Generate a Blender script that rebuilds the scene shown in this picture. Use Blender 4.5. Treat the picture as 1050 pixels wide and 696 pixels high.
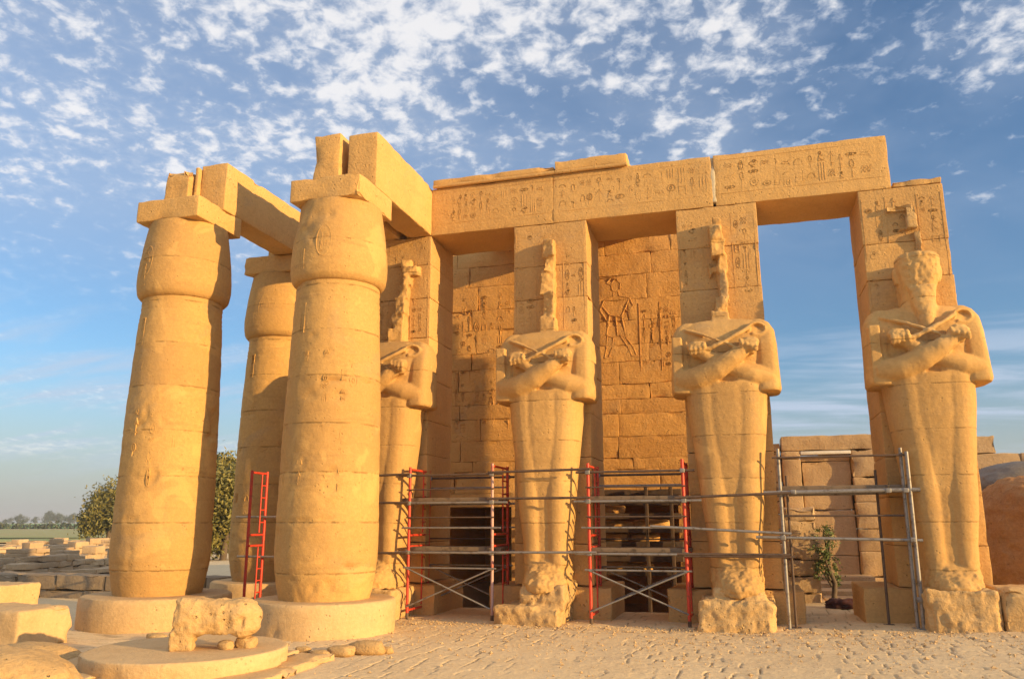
import bpy, bmesh, math, random
import numpy as np
from mathutils import Vector, Matrix
R = math.radians
random.seed(7); RNG = np.random.default_rng(7)
for o in list(bpy.data.objects): bpy.data.objects.remove(o)
scene = bpy.context.scene
COL = scene.collection

# ------------------------------------------------------------------ camera
cd = bpy.data.cameras.new("camera"); cam = bpy.data.objects.new("camera", cd); COL.objects.link(cam)
cd.sensor_fit = 'HORIZONTAL'; cd.sensor_width = 36.0; cd.lens = 36.0*827.2/1050
cd.clip_start = .1; cd.clip_end = 6000
yaw, pitch, roll = .278, .221, -.003
fw = Vector((-math.sin(yaw)*math.cos(pitch), math.cos(yaw)*math.cos(pitch), math.sin(pitch)))
r_ = Vector((math.cos(yaw), math.sin(yaw), 0)); u_ = r_.cross(fw)
r2 = math.cos(roll)*r_ + math.sin(roll)*u_; u2 = -math.sin(roll)*r_ + math.cos(roll)*u_
CAM = Vector((7.181, -17.839, 2.041))
cam.matrix_world = Matrix(((r2.x, u2.x, -fw.x, CAM.x), (r2.y, u2.y, -fw.y, CAM.y), (r2.z, u2.z, -fw.z, CAM.z), (0, 0, 0, 1)))
scene.camera = cam

# ------------------------------------------------------------------ light
SUN_AZ, SUN_EL = R(16.2), R(10.5)      # azimuth measured from the facade plane towards the camera side
sd = Vector((math.cos(SUN_AZ)*math.cos(SUN_EL), -math.sin(SUN_AZ)*math.cos(SUN_EL), math.sin(SUN_EL)))
ld = bpy.data.lights.new("sun", 'SUN'); ld.energy = 4.3; ld.angle = R(.5); ld.color = (1.0, .66, .27)
sun = bpy.data.objects.new("sun", ld); COL.objects.link(sun)
sun.rotation_euler = sd.to_track_quat('Z', 'Y').to_euler()
scene.view_settings.view_transform = 'Standard'; scene.view_settings.look = 'None'
scene.view_settings.exposure = .72; scene.view_settings.gamma = 1

def N(nt, t, **kw):
    n = nt.nodes.new(t)
    for k, v in kw.items():
        if hasattr(n, k): setattr(n, k, v)
        else: n.inputs[k].default_value = v
    return n
def L(nt, a, b): nt.links.new(a, b)
def mth(nt, op, a, b=None, c=None, clamp=False):
    n = nt.nodes.new('ShaderNodeMath'); n.operation = op; n.use_clamp = clamp
    for i, x in enumerate((a, b, c)):
        if x is None: continue
        if isinstance(x, (int, float)): n.inputs[i].default_value = x
        else: nt.links.new(x, n.inputs[i])
    return n.outputs[0]
def mixc(nt, f, a, b, mode='MIX'):
    n = nt.nodes.new('ShaderNodeMix'); n.data_type = 'RGBA'; n.blend_type = mode
    for i, x in ((0, f), (6, a), (7, b)):
        if isinstance(x, (int, float)): n.inputs[i].default_value = x
        elif isinstance(x, tuple): n.inputs[i].default_value = (*x, 1)[:4]
        else: nt.links.new(x, n.inputs[i])
    return n.outputs[2]
def sstep(nt, x, a, b):
    n = nt.nodes.new('ShaderNodeMapRange'); n.interpolation_type = 'SMOOTHSTEP'; n.clamp = True
    nt.links.new(x, n.inputs[0]); n.inputs[1].default_value = a; n.inputs[2].default_value = b
    return n.outputs[0]

world = bpy.data.worlds.new("World"); scene.world = world; world.use_nodes = True
nt = world.node_tree; nt.nodes.clear()
sky = N(nt, 'ShaderNodeTexSky'); sky.sky_type = 'NISHITA'; sky.sun_disc = False
sky.sun_elevation = SUN_EL; sky.sun_rotation = math.atan2(sd.x, sd.y)
sky.altitude = 100; sky.air_density = 1.0; sky.dust_density = 1.0; sky.ozone_density = 1.8
tc = N(nt, 'ShaderNodeTexCoord'); sp = N(nt, 'ShaderNodeSeparateXYZ'); L(nt, tc.outputs['Generated'], sp.inputs[0])
zc = mth(nt, 'MAXIMUM', sp.outputs[2], 0.0)
zd = mth(nt, 'ADD', zc, .20)
cu = mth(nt, 'DIVIDE', sp.outputs[0], zd); cv = mth(nt, 'DIVIDE', sp.outputs[1], zd)
cb = N(nt, 'ShaderNodeCombineXYZ'); L(nt, cu, cb.inputs[0]); L(nt, cv, cb.inputs[1])
def cloud_noise(scale, sx, sy, rot, detail, rough, dist=0, off=(0, 0, 0)):
    mp = N(nt, 'ShaderNodeMapping'); L(nt, cb.outputs[0], mp.inputs[0])
    mp.inputs['Rotation'].default_value = (0, 0, R(rot)); mp.inputs['Scale'].default_value = (sx, sy, 1); mp.inputs['Location'].default_value = off
    n = N(nt, 'ShaderNodeTexNoise', Scale=scale, Detail=detail, Roughness=rough, Distortion=dist); L(nt, mp.outputs[0], n.inputs[0])
    return n.outputs[0]
big = cloud_noise(2.2, 1, 1, 20, 4, .55, .5, (3.1, 1.7, 0))            # where the sheet of cloud is
puff = cloud_noise(21.0, 1, 1.0, 75, 5, .55, .3, (.4, .2, 0))       # altocumulus puffs
fine = cloud_noise(46.0, 1, 1.1, 30, 3, .6, .1)
strk = cloud_noise(1.3, 1.0, 3.8, 12, 5, .55, .3, (5, 2, 0))          # thin low streaks
# the cloud sheet thins out towards +X (the right of the scene)
cover = mth(nt, 'ADD', mth(nt, 'SUBTRACT', mth(nt, 'MULTIPLY', big, .62), .10), mth(nt, 'MULTIPLY', cu, -.085))
cover = mth(nt, 'ADD', cover, mth(nt, 'MULTIPLY', mth(nt, 'SUBTRACT', sp.outputs[2], .41), .60))
cden = mth(nt, 'ADD', mth(nt, 'MULTIPLY', puff, .80), mth(nt, 'MULTIPLY', fine, .22))
cden = mth(nt, 'ADD', cden, cover)
hi = sstep(nt, sp.outputs[2], .20, .36)
m1 = mth(nt, 'MULTIPLY', sstep(nt, cden, .66, .98), hi)
lowband = mth(nt, 'MULTIPLY', sstep(nt, sp.outputs[2], .03, .12), mth(nt, 'SUBTRACT', 1.0, sstep(nt, sp.outputs[2], .13, .27)))
m2 = mth(nt, 'MULTIPLY', mth(nt, 'MULTIPLY', sstep(nt, strk, .42, .66), lowband), .85)
veil = mth(nt, 'MULTIPLY', mth(nt, 'MULTIPLY', sstep(nt, mth(nt, 'ADD', mth(nt, 'MULTIPLY', big, .5), mth(nt, 'MULTIPLY', cu, -.16)), .06, .46), .46), hi)
m2 = mth(nt, 'MAXIMUM', m2, veil)
mask = mth(nt, 'MAXIMUM', mth(nt, 'MULTIPLY', m1, .84), m2)
lum = sstep(nt, cden, .70, 1.02)
cc = N(nt, 'ShaderNodeCombineXYZ'); cc.inputs[0].default_value = 1
ccol = mixc(nt, lum, (4.1, 4.8, 6.0), (7.6, 7.4, 7.3))
skyc = mixc(nt, 1.0, sky.outputs[0], (.92, 1.16, 1.42), 'MULTIPLY')
# pale dusty band of air at the horizon
hz = mth(nt, 'SUBTRACT', 1.0, sstep(nt, sp.outputs[2], -.02, .20))
skyc = mixc(nt, mth(nt, 'MULTIPLY', hz, .88), skyc, (3.7, 3.55, 3.5))
fin = mixc(nt, mask, skyc, ccol)
bg = N(nt, 'ShaderNodeBackground', Strength=.082); L(nt, fin, bg.inputs[0])
wo = N(nt, 'ShaderNodeOutputWorld'); L(nt, bg.outputs[0], wo.inputs[0])

# ------------------------------------------------------------------ numpy noise
def _h(i, j, k, s):
    n = (i.astype(np.int64)*374761393 + j.astype(np.int64)*668265263 + k.astype(np.int64)*2147483647*3 + s*144269504) & 0xffffffff
    n = ((n ^ (n >> 13))*1274126177) & 0xffffffff
    n = ((n ^ (n >> 16))*2246822519) & 0xffffffff
    return ((n ^ (n >> 15)) & 0xffffff)/float(0xffffff)
def vnoise(P, scale, seed=0):
    Q = np.asarray(P, float)*scale; I = np.floor(Q).astype(np.int64); f = Q-I; f = f*f*(3-2*f)
    o = 0
    for a in (0, 1):
        for b in (0, 1):
            for c in (0, 1):
                w = (f[:, 0] if a else 1-f[:, 0])*(f[:, 1] if b else 1-f[:, 1])*(f[:, 2] if c else 1-f[:, 2])
                o = o + w*_h(I[:, 0]+a, I[:, 1]+b, I[:, 2]+c, seed)
    return o*2-1
def fbm(P, scale, oct=4, seed=0, gain=.5):
    o = 0; a = 1; t = 0
    for i in range(oct): o = o+a*vnoise(P, scale*2.03**i, seed+i*17); t += a; a *= gain
    return o/t

# ------------------------------------------------------------------ mesh helpers
class MB:
    def __init__(s): s.V = []; s.F = []; s.n = 0
    def add(s, V, F):
        V = np.asarray(V, float).reshape(-1, 3); s.V.append(V); s.F += [tuple(int(i)+s.n for i in f) for f in F]; s.n += len(V); return s
    def mesh(s, name):
        me = bpy.data.meshes.new(name); me.from_pydata(np.concatenate(s.V).tolist(), [], s.F); me.update(); return me
    def build(s, name, mat, parent=None, smooth=40, origin=None):
        me = s.mesh(name)
        if origin is not None: me.transform(Matrix.Translation(-Vector(origin)))
        me.materials.append(mat)
        return link(name, me, parent, smooth, origin)
def link(name, me, parent=None, smooth=40, origin=None):
    o = bpy.data.objects.new(name, me); COL.objects.link(o)
    if smooth:
        me.polygons.foreach_set('use_smooth', [True]*len(me.polygons))
        if smooth < 180: me.set_sharp_from_angle(angle=R(smooth))
    if origin is not None: o.location = origin
    if parent:
        o.parent = parent
        o.matrix_parent_inverse = parent.matrix_basis.inverted() if False else Matrix.Identity(4)
        # geometry is given in world coordinates: shift it into the parent's frame
        if origin is None: me.transform(Matrix.Translation(-parent.location))
        else: o.location = Vector(origin)-parent.location
    return o
def tag(o, label, cat, group=None, kind=None):
    if label: o['label'] = label
    if cat: o['category'] = cat
    if group: o['group'] = group
    if kind: o['kind'] = kind
    return o
def thing(name, label, cat, loc, group=None):
    o = bpy.data.objects.new(name, None); COL.objects.link(o); o.location = loc; o.empty_display_size = .3
    return tag(o, label, cat, group)

def axis(a, b, step, bev):
    L_ = b-a; n = max(1, int(round((L_-2*bev)/step)))
    core = np.linspace(a+bev, b-bev, n+1)
    return np.concatenate([[a, a+bev*.45], core, [b-bev*.45, b]])
def block(x0, x1, y0, y1, z0, z1, step=.12, bev=.03, rough=.008, chip=.03, seed=0, world_noise=True, freq=3.0, skew=None):
    """a weathered stone block: rounded edges, chipped arrises, uneven faces"""
    X, Y, Z = axis(x0, x1, step, bev), axis(y0, y1, step, bev), axis(z0, z1, step, bev)
    nx, ny, nz = len(X), len(Y), len(Z); idx = {}; V = []; F = []
    def vid(i, j, k):
        t = (i, j, k)
        if t not in idx: idx[t] = len(V); V.append((X[i], Y[j], Z[k]))
        return idx[t]
    for i in range(nx-1):
        for j in range(ny-1):
            F.append((vid(i, j, 0), vid(i, j+1, 0), vid(i+1, j+1, 0), vid(i+1, j, 0)))
            F.append((vid(i, j, nz-1), vid(i+1, j, nz-1), vid(i+1, j+1, nz-1), vid(i, j+1, nz-1)))
    for i in range(nx-1):
        for k in range(nz-1):
            F.append((vid(i, 0, k), vid(i+1, 0, k), vid(i+1, 0, k+1), vid(i, 0, k+1)))
            F.append((vid(i, ny-1, k), vid(i, ny-1, k+1), vid(i+1, ny-1, k+1), vid(i+1, ny-1, k)))
    for j in range(ny-1):
        for k in range(nz-1):
            F.append((vid(0, j, k), vid(0, j, k+1), vid(0, j+1, k+1), vid(0, j+1, k)))
            F.append((vid(nx-1, j, k), vid(nx-1, j+1, k), vid(nx-1, j+1, k+1), vid(nx-1, j, k+1)))
    V = np.array(V)
    lo = np.array([x0, y0, z0])+bev; hi_ = np.array([x1, y1, z1])-bev
    c = np.clip(V, lo, hi_); d = V-c; ln = np.linalg.norm(d, axis=1, keepdims=True); n = d/np.maximum(ln, 1e-9)
    P = c+n*bev
    edge = (np.abs(d) > 1e-6).sum(1)            # 1 face, 2 edge, 3 corner
    Q = V+seed*13.7
    amp = rough*fbm(Q, freq, 4, 3)+rough*.5*fbm(Q, freq*5, 2, 9)
    ce = np.maximum(0, fbm(Q, 2.2, 3, 5)-.05)*chip*4
    mid = np.array([(x0+x1)/2, (y0+y1)/2, (z0+z1)/2]); half = np.array([x1-x0, y1-y0, z1-z0])/2
    near = (np.abs(V-mid) > half-np.maximum(.10, bev*1.5)).sum(1)
    amp = amp-np.where(near >= 2, ce, 0)
    P = P+n*amp[:, None]
    return P, F
def tube(p, q, r=.026, seg=8):
    p = np.array(p, float); q = np.array(q, float); d = q-p; d /= np.linalg.norm(d)
    a = np.cross(d, [0, 0, 1]) if abs(d[2]) < .9 else np.cross(d, [1, 0, 0]); a /= np.linalg.norm(a); b = np.cross(d, a)
    V = []
    for e in (p, q):
        for i in range(seg):
            t = 2*math.pi*i/seg; V.append(e+r*(math.cos(t)*a+math.sin(t)*b))
    F = [(i, (i+1) % seg, seg+(i+1) % seg, seg+i) for i in range(seg)]+[tuple(range(seg))[::-1], tuple(range(seg, 2*seg))]
    return np.array(V), F
def box(x0, x1, y0, y1, z0, z1):
    V = [(x, y, z) for x in (x0, x1) for y in (y0, y1) for z in (z0, z1)]
    return np.array(V), [(0, 1, 3, 2), (4, 6, 7, 5), (0, 4, 5, 1), (2, 3, 7, 6), (0, 2, 6, 4), (1, 5, 7, 3)]
def lathe(prof, cx, cy, seg=96, amp=.012, seed=0, joints=()):
    prof = np.array(prof, float); n = len(prof); th = np.linspace(0, 2*np.pi, seg, endpoint=False)
    rr = np.repeat(prof[:, 0], seg); zz = np.repeat(prof[:, 1], seg); tt = np.tile(th, n)
    P = np.stack([cx+rr*np.cos(tt), cy+rr*np.sin(tt), zz], 1)
    d = amp*fbm(P+seed*7, 1.3, 5, 11, .6)+amp*.35*fbm(P+seed*3, 9, 2, 4)
    d = d-np.maximum(0, fbm(P+seed*5, 1.7, 3, 21)-.32)*.10*(amp/.012)
    for zj in joints:
        zw = P[:, 2]+.02*fbm(P+zj, 1.5, 2, 3)-zj
        d = d-np.clip(1-np.abs(zw)/.035, 0, 1)*np.clip(.006+.03*fbm(P+zj*3, 2.6, 3, 31), 0, 1)
        d = d-np.clip(1-np.abs(zw)/.10, 0, 1)*np.clip(fbm(P+zj*5, 2.1, 3, 37)-.22, 0, 1)*.16
    d = np.where(rr < .02, 0, d)
    P[:, 0] += d*np.cos(tt); P[:, 1] += d*np.sin(tt)
    F = [(i*seg+j, i*seg+(j+1) % seg, (i+1)*seg+(j+1) % seg, (i+1)*seg+j) for i in range(n-1) for j in range(seg)]
    F += [tuple(range(seg))[::-1], tuple(range((n-1)*seg, n*seg))]
    return P, F
def dense(pts, step=.06):
    out = []
    for (r0, z0), (r1, z1) in zip(pts[:-1], pts[1:]):
        m = max(1, int(math.hypot(r1-r0, z1-z0)/step))
        for i in range(m): t = i/m; out.append((r0+(r1-r0)*t, z0+(z1-z0)*t))
    return out+[pts[-1]]
def spline(pts, step=.05):
    zs = np.array([p[1] for p in pts]); rs = np.array([p[0] for p in pts])
    zz = np.arange(zs[0], zs[-1], step); zz = np.append(zz, zs[-1])
    m = np.gradient(rs, zs); out = []
    for z in zz:
        i = min(max(np.searchsorted(zs, z)-1, 0), len(zs)-2); h = zs[i+1]-zs[i]; t = (z-zs[i])/h
        out.append((rs[i]*(1+2*t)*(1-t)**2+m[i]*h*t*(1-t)**2+rs[i+1]*t*t*(3-2*t)+m[i+1]*h*t*t*(t-1), z))
    return out
def stroke_mesh(mb, lines, to3d, w=.045, h=.02):
    """polylines in a 2D frame made into low raised ridges with sloping sides"""
    for ln in lines:
        for a, b in zip(ln[:-1], ln[1:]):
            a = np.array(a, float); b = np.array(b, float); d = b-a; l = np.linalg.norm(d)
            if l < 1e-4: continue
            d /= l; nrm = np.array([-d[1], d[0]]); a2 = a-d*w*.4; b2 = b+d*w*.4
            V = [to3d(*(a2+nrm*w/2), -.02), to3d(*(a2-nrm*w/2), -.02), to3d(*(b2-nrm*w/2), -.02), to3d(*(b2+nrm*w/2), -.02),
                 to3d(*(a2+nrm*w*.25), h), to3d(*(a2-nrm*w*.25), h), to3d(*(b2-nrm*w*.25), h), to3d(*(b2+nrm*w*.25), h)]
            mb.add(V, [(4, 5, 6, 7), (0, 1, 5, 4), (1, 2, 6, 5), (2, 3, 7, 6), (3, 0, 4, 7)])
def arc(cx, cy, rx, ry, a0, a1, n=10): return [(cx+rx*math.cos(R(a0+(a1-a0)*i/n)), cy+ry*math.sin(R(a0+(a1-a0)*i/n))) for i in range(n+1)]
GLYPHS = [
    [arc(.5, .5, .36, .36, 0, 360, 14), arc(.5, .5, .12, .12, 0, 360, 8)],
    [[(.5, 0), (.5, .7)], arc(.38, .75, .14, .22, -60, 120, 7), [(.5, .7), (.3, .95)]],
    [[(.1, .3), (.25, .5), (.4, .3), (.55, .5), (.7, .3), (.85, .5)], [(.1, .6), (.25, .8), (.4, .6), (.55, .8), (.7, .6), (.85, .8)]],
    [arc(.62, .8, .13, .12, 0, 360, 9), arc(.45, .45, .30, .24, 20, 330, 12), [(.7, .72), (.62, .55)], [(.75, .8), (.92, .76)], [(.5, .22), (.5, 0), (.64, 0)], [(.38, .24), (.38, 0), (.5, 0)], [(.2, .36), (.02, .2)]],
    [arc(.5, .3, .38, .38, 0, 180, 9), [(.1, .3), (.9, .3)]],
    [[(.2, 0), (.2, 1)], [(.5, 0), (.5, 1)], [(.8, 0), (.8, 1)]],
    [arc(.5, .75, .17, .22, -70, 250, 10), [(.5, .54), (.5, 0)], [(.22, .5), (.78, .5)]],
    [arc(.5, .5, .42, .2, 0, 180, 9), arc(.5, .5, .42, .2, 180, 360, 9), arc(.5, .5, .1, .12, 0, 360, 7), [(.4, .3), (.3, .05)]],
    [[(.15, .1), (.85, .1), (.85, .8), (.15, .8), (.15, .1)], [(.15, .45), (.6, .45)]],
    [arc(.45, .85, .12, .13, 0, 360, 8), [(.45, .72), (.3, .4), (.6, .1), (.8, .1)], [(.45, .65), (.75, .55)], [(.3, .4), (.25, 0), (.8, 0)]],
    [[(.5, 0), (.5, .9)], [(.5, .9), (.2, .6)], [(.5, .9), (.8, .6)], [(.25, .15), (.75, .15)]],
    [[(.1, .5), (.35, .65), (.7, .6), (.95, .75)], [(.1, .5), (.4, .42), (.8, .45), (.95, .3)]],
    [arc(.5, .5, .22, .48, 0, 360, 16), [(.25, -.02), (.75, -.02)], [(.5, .2), (.5, .4)], arc(.5, .68, .1, .1, 0, 360, 7)],
]
def glyph_field(mb, u0, u1, v0, v1, cell, to3d, w, h, rng, fill=.9, rows=None):
    """irregular groups of picture signs, tall ones and stacked pairs, as in a carved line of writing"""
    u = u0
    while u < u1-cell*.4:
        cw = cell*rng.uniform(.45, .85)
        vv = v0
        while vv < v1-cell*.25:
            ch = min(v1-vv, cell*rng.choice([.5, .9, 1.3]))
            if rng.random() < fill and ch > cell*.3:
                g = rng.choice(GLYPHS)
                stroke_mesh(mb, [[(u+cw*(.08+.84*x), vv+ch*(.06+.86*y)) for x, y in l] for l in g], to3d, w, h)
            vv += ch
        u += cw*.98

# ------------------------------------------------------------------ materials
def stone(name, c1, c2, c3=None, bump=.5, scale=1.0, rough=.9, grain=1.0, strata=.25, joints=None, spots=.5):
    m = bpy.data.materials.new(name); m.use_nodes = True; nt = m.node_tree; b = nt.nodes['Principled BSDF']
    b.inputs['Roughness'].default_value = rough; b.inputs['Specular IOR Level'].default_value = .12
    geo = N(nt, 'ShaderNodeNewGeometry'); pos = geo.outputs['Position']
    def noise(sc, det=5, ro=.6, dist=0, vec=None):
        n = N(nt, 'ShaderNodeTexNoise', Scale=sc*scale, Detail=det, Roughness=ro, Distortion=dist); L(nt, vec or pos, n.inputs[0]); return n.outputs[0]
    n1 = noise(.55, 4, .55, .4); n2 = noise(3.2, 6, .65); n3 = noise(17, 4, .7); n4 = noise(70, 3, .7)
    mp = N(nt, 'ShaderNodeMapping'); L(nt, pos, mp.inputs[0]); mp.inputs['Scale'].default_value = (.5, .5, 5.5)
    st = noise(1.0, 5, .65, .5, mp.outputs[0])
    mv = N(nt, 'ShaderNodeMapping'); L(nt, pos, mv.inputs[0]); mv.inputs['Scale'].default_value = (3.0, 3.0, .22)
    sv = noise(1.0, 4, .6, .2, mv.outputs[0])
    f = mth(nt, 'ADD', mth(nt, 'MULTIPLY', n1, .6), mth(nt, 'MULTIPLY', n2, .4))
    col = mixc(nt, sstep(nt, f, .36, .62), c1, c2)
    c3 = c3 or tuple(x*.62 for x in c1)
    col = mixc(nt, mth(nt, 'MULTIPLY', sstep(nt, st, .54, .74), strata), col, c3)
    col = mixc(nt, mth(nt, 'MULTIPLY', sstep(nt, sv, .56, .78), .30), col, c3)
    col = mixc(nt, mth(nt, 'MULTIPLY', geo.outputs['Random Per Island'], .40), col, c3)
    gw = noise(.8, 5, .6, .6)
    col = mixc(nt, mth(nt, 'MULTIPLY', sstep(nt, gw, .54, .72), .34), col, (c1[0]*.60, c1[0]*.47, c1[0]*.32))
    vo = N(nt, 'ShaderNodeTexVoronoi', Scale=11*scale); L(nt, pos, vo.inputs[0])
    pit = mth(nt, 'MULTIPLY', mth(nt, 'SUBTRACT', 1.0, sstep(nt, vo.outputs['Distance'], .08, .26)), sstep(nt, n2, .50, .62))
    col = mixc(nt, mth(nt, 'MULTIPLY', pit, spots), col, tuple(x*.45 for x in c1))
    col = mixc(nt, mth(nt, 'MULTIPLY', sstep(nt, n3, .35, .75), .28*grain), col, tuple(min(1, x*1.35) for x in c2))
    col = mixc(nt, mth(nt, 'MULTIPLY', sstep(nt, n4, .55, .8), .30*grain), col, c3)
    L(nt, col, b.inputs['Base Color'])
    hgt = mth(nt, 'ADD', mth(nt, 'MULTIPLY', n2, .030), mth(nt, 'MULTIPLY', n3, .016))
    hgt = mth(nt, 'ADD', hgt, mth(nt, 'MULTIPLY', n4, .004))
    hgt = mth(nt, 'ADD', hgt, mth(nt, 'MULTIPLY', st, .014))
    hgt = mth(nt, 'SUBTRACT', hgt, mth(nt, 'MULTIPLY', pit, .02))
    if joints:
        w = N(nt, 'ShaderNodeSeparateXYZ'); L(nt, pos, w.inputs[0])
        wob = mth(nt, 'ADD', w.outputs[2], mth(nt, 'MULTIPLY', n2, .06))
        fr = mth(nt, 'FRACT', mth(nt, 'DIVIDE', mth(nt, 'ADD', wob, joints[1]), joints[0]))
        dj = mth(nt, 'ABSOLUTE', mth(nt, 'SUBTRACT', fr, .5))
        jm = mth(nt, 'MULTIPLY', mth(nt, 'SUBTRACT', 1.0, sstep(nt, dj, .006, .026)), sstep(nt, n2, .40, .60))
        hgt = mth(nt, 'SUBTRACT', hgt, mth(nt, 'MULTIPLY', jm, .026))
        wn = N(nt, 'ShaderNodeTexWhiteNoise'); wn.noise_dimensions = '4D'
        oi = N(nt, 'ShaderNodeObjectInfo'); L(nt, oi.outputs['Location'], wn.inputs['Vector']); L(nt, mth(nt, 'FLOOR', mth(nt, 'DIVIDE', mth(nt, 'ADD', wob, joints[1]+joints[0]*.5), joints[0])), wn.inputs['W'])
        col = mixc(nt, mth(nt, 'MULTIPLY', wn.outputs['Value'], .42), col, c3)
        ptch = mth(nt, 'MULTIPLY', sstep(nt, noise(1.1, 3, .5, .8), .60, .66), .30)
        col = mixc(nt, ptch, col, tuple(min(1, x*1.22) for x in c2))
        col2 = mixc(nt, mth(nt, 'MULTIPLY', jm, .6), col, tuple(x*.4 for x in c1)); L(nt, col2, b.inputs['Base Color'])
    bp = N(nt, 'ShaderNodeBump', Strength=bump, Distance=1.0); L(nt, hgt, bp.inputs['Height']); L(nt, bp.outputs[0], b.inputs['Normal'])
    return m
def plain(name, c, rough=.5, metal=0.0, wear=None, scale=20):
    m = bpy.data.materials.new(name); m.use_nodes = True; nt = m.node_tree; b = nt.nodes['Principled BSDF']
    b.inputs['Roughness'].default_value = rough; b.inputs['Metallic'].default_value = metal
    geo = N(nt, 'ShaderNodeNewGeometry')
    n = N(nt, 'ShaderNodeTexNoise', Scale=scale, Detail=4, Roughness=.7); L(nt, geo.outputs['Position'], n.inputs[0])
    col = mixc(nt, sstep(nt, n.outputs[0], .48, .70), c, wear or tuple(x*.6 for x in c)); L(nt, col, b.inputs['Base Color'])
    return m
M_COL = stone('sandstone_column', (.56, .335, .112), (.63, .385, .135), (.36, .205, .08), bump=.6, strata=.55, joints=(.93, .27))
M_PIL = stone('sandstone_pillar', (.56, .33, .122), (.63, .385, .145), (.36, .205, .085), bump=1.0, strata=.3)
M_STA = stone('sandstone_statue', (.56, .335, .120), (.63, .39, .145), (.37, .215, .085), bump=.5, strata=.3, joints=(.86, .12))
M_RUB = stone('sandstone_broken', (.53, .34, .145), (.61, .405, .185), (.35, .215, .095), bump=1.3, strata=.2)
M_WAL = stone('sandstone_wall', (.64, .35, .11), (.71, .41, .145), (.43, .21, .07), bump=1.2, strata=.25)
M_ARC = stone('sandstone_architrave', (.57, .34, .122), (.64, .39, .147), (.37, .215, .085), bump=.9, strata=.35)
M_MOR = stone('pale_mortar', (.66, .55, .36), (.72, .61, .42), bump=.4)
M_FAR = stone('far_stone', (.46, .325, .185), (.54, .385, .225), (.36, .24, .13), bump=.9)
M_BASE = stone('sandstone_base', (.54, .36, .175), (.62, .43, .22), (.42, .27, .13), bump=.6)
M_GRAN = stone('reddish_granite', (.40, .20, .08), (.50, .27, .11), (.24, .11, .045), bump=1.2, strata=.6, spots=.9)
M_GREY = stone('grey_granite', (.19, .17, .15), (.27, .24, .21), (.12, .11, .10), bump=.6)
M_LOW = stone('dusty_rubble', (.27, .20, .13), (.35, .27, .18), (.18, .13, .085), bump=1.0)
M_MUD = stone('mudbrick', (.42, .29, .17), (.52, .38, .23), (.30, .20, .115), bump=1.0)
M_RED = plain('red_paint', (.62, .05, .022), .45, 0, (.34, .045, .02), 9)
M_PALE = plain('faded_paint', (.52, .33, .28), .5, 0, (.42, .10, .06), 7)
M_STL = plain('galvanised_tube', (.27, .25, .23), .5, .35, (.14, .11, .09), 8)
M_DRK = plain('rusty_tube', (.12, .075, .05), .7, .2, (.06, .04, .03), 8)
M_WOOD = plain('weathered_plank', (.20, .14, .09), .85, 0, (.08, .055, .035), 6)
M_TIM = plain('dark_timber', (.085, .05, .03), .85, 0, (.04, .026, .018), 6)
M_CON = stone('pale_concrete', (.74, .70, .62), (.80, .77, .70), bump=.2)
M_BARK = plain('bark', (.12, .085, .055), .9, 0, (.07, .05, .03), 5)
def leafmat(name, c, c2):
    m = bpy.data.materials.new(name); m.use_nodes = True; nt = m.node_tree; b = nt.nodes['Principled BSDF']
    geo = N(nt, 'ShaderNodeNewGeometry'); col = mixc(nt, geo.outputs['Random Per Island'], c, c2); L(nt, col, b.inputs['Base Color'])
    b.inputs['Roughness'].default_value = .6
    return m
M_LEAF = leafmat('tree_leaf', (.10, .10, .018), (.24, .20, .045))
M_LEAF2 = leafmat('shrub_leaf', (.06, .10, .02), (.12, .15, .03))
M_LEAF3 = leafmat('far_leaf', (.055, .075, .035), (.085, .10, .05))

# layout (metres; X along the facade, Y into it)
ZS, ZT = 9.0, 10.23
PX = [(-1.62, 0.0), (2.137, 3.918), (6.007, 7.786), (9.906, 11.572)]
DEP = 1.63
def gz(x, y=0): return .035*max(0.0, x-7.0)

# ------------------------------------------------------------------ ground
def grow(a, b, step, far, k=1.22):
    v = list(np.arange(a, b, step)); s = step
    lo = [v[0]]; 
    while lo[-1] > -far: s *= k; lo.append(lo[-1]-s)
    s = step; hi_ = [v[-1]]
    while hi_[-1] < far: s *= k; hi_.append(hi_[-1]+s)
    return np.array(lo[1:][::-1]+v+hi_[1:])
gx = grow(-3.0, 12.6, .021, 3500); gy = grow(-9.3, .3, .03, 3500)
GX, GY = np.meshgrid(gx, gy); Pg = np.stack([GX.ravel(), GY.ravel(), np.zeros(GX.size)], 1)
# worn paving: rows of stones of uneven length, joints partly filled with sand
wx = GX.ravel()+.05*vnoise(Pg, 1.3, 3)+.015*vnoise(Pg, 8, 8); wy = GY.ravel()+.045*vnoise(Pg, 1.1, 5)+.018*vnoise(Pg, 7, 2)
ROW = .40; row = np.floor(wy/ROW); fy = wy/ROW-row
rowi = row.astype(np.int64)
lenr = .34+.22*_h(rowi, rowi*0, rowi*0, 5); offr = _h(rowi, rowi*0+1, rowi*0, 6)*3
sxx = wx/lenr+offr; sid = np.floor(sxx); fx = sxx-sid
edge_d = np.minimum(np.minimum(fx, 1-fx)*lenr, np.minimum(fy, 1-fy)*ROW*1.2)
lost = vnoise(Pg, .9, 31)+.6*vnoise(Pg, 3.1, 33)
gap = np.clip(1.25-edge_d/.014, 0, 1)*np.clip((lost+.45)*1.5, .0, 1)*np.clip(.85+.7*vnoise(Pg, 1.9, 77), 0, 1)
stone_h = (_h(sid.astype(np.int64), rowi, rowi*0, 9)-.5)*.012
far_w = np.clip(1-(np.hypot(GX.ravel()-4, GY.ravel()+4)-10)/6, 0, 1)
sand = np.clip(-(lost+.35)*2, 0, 1)
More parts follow.
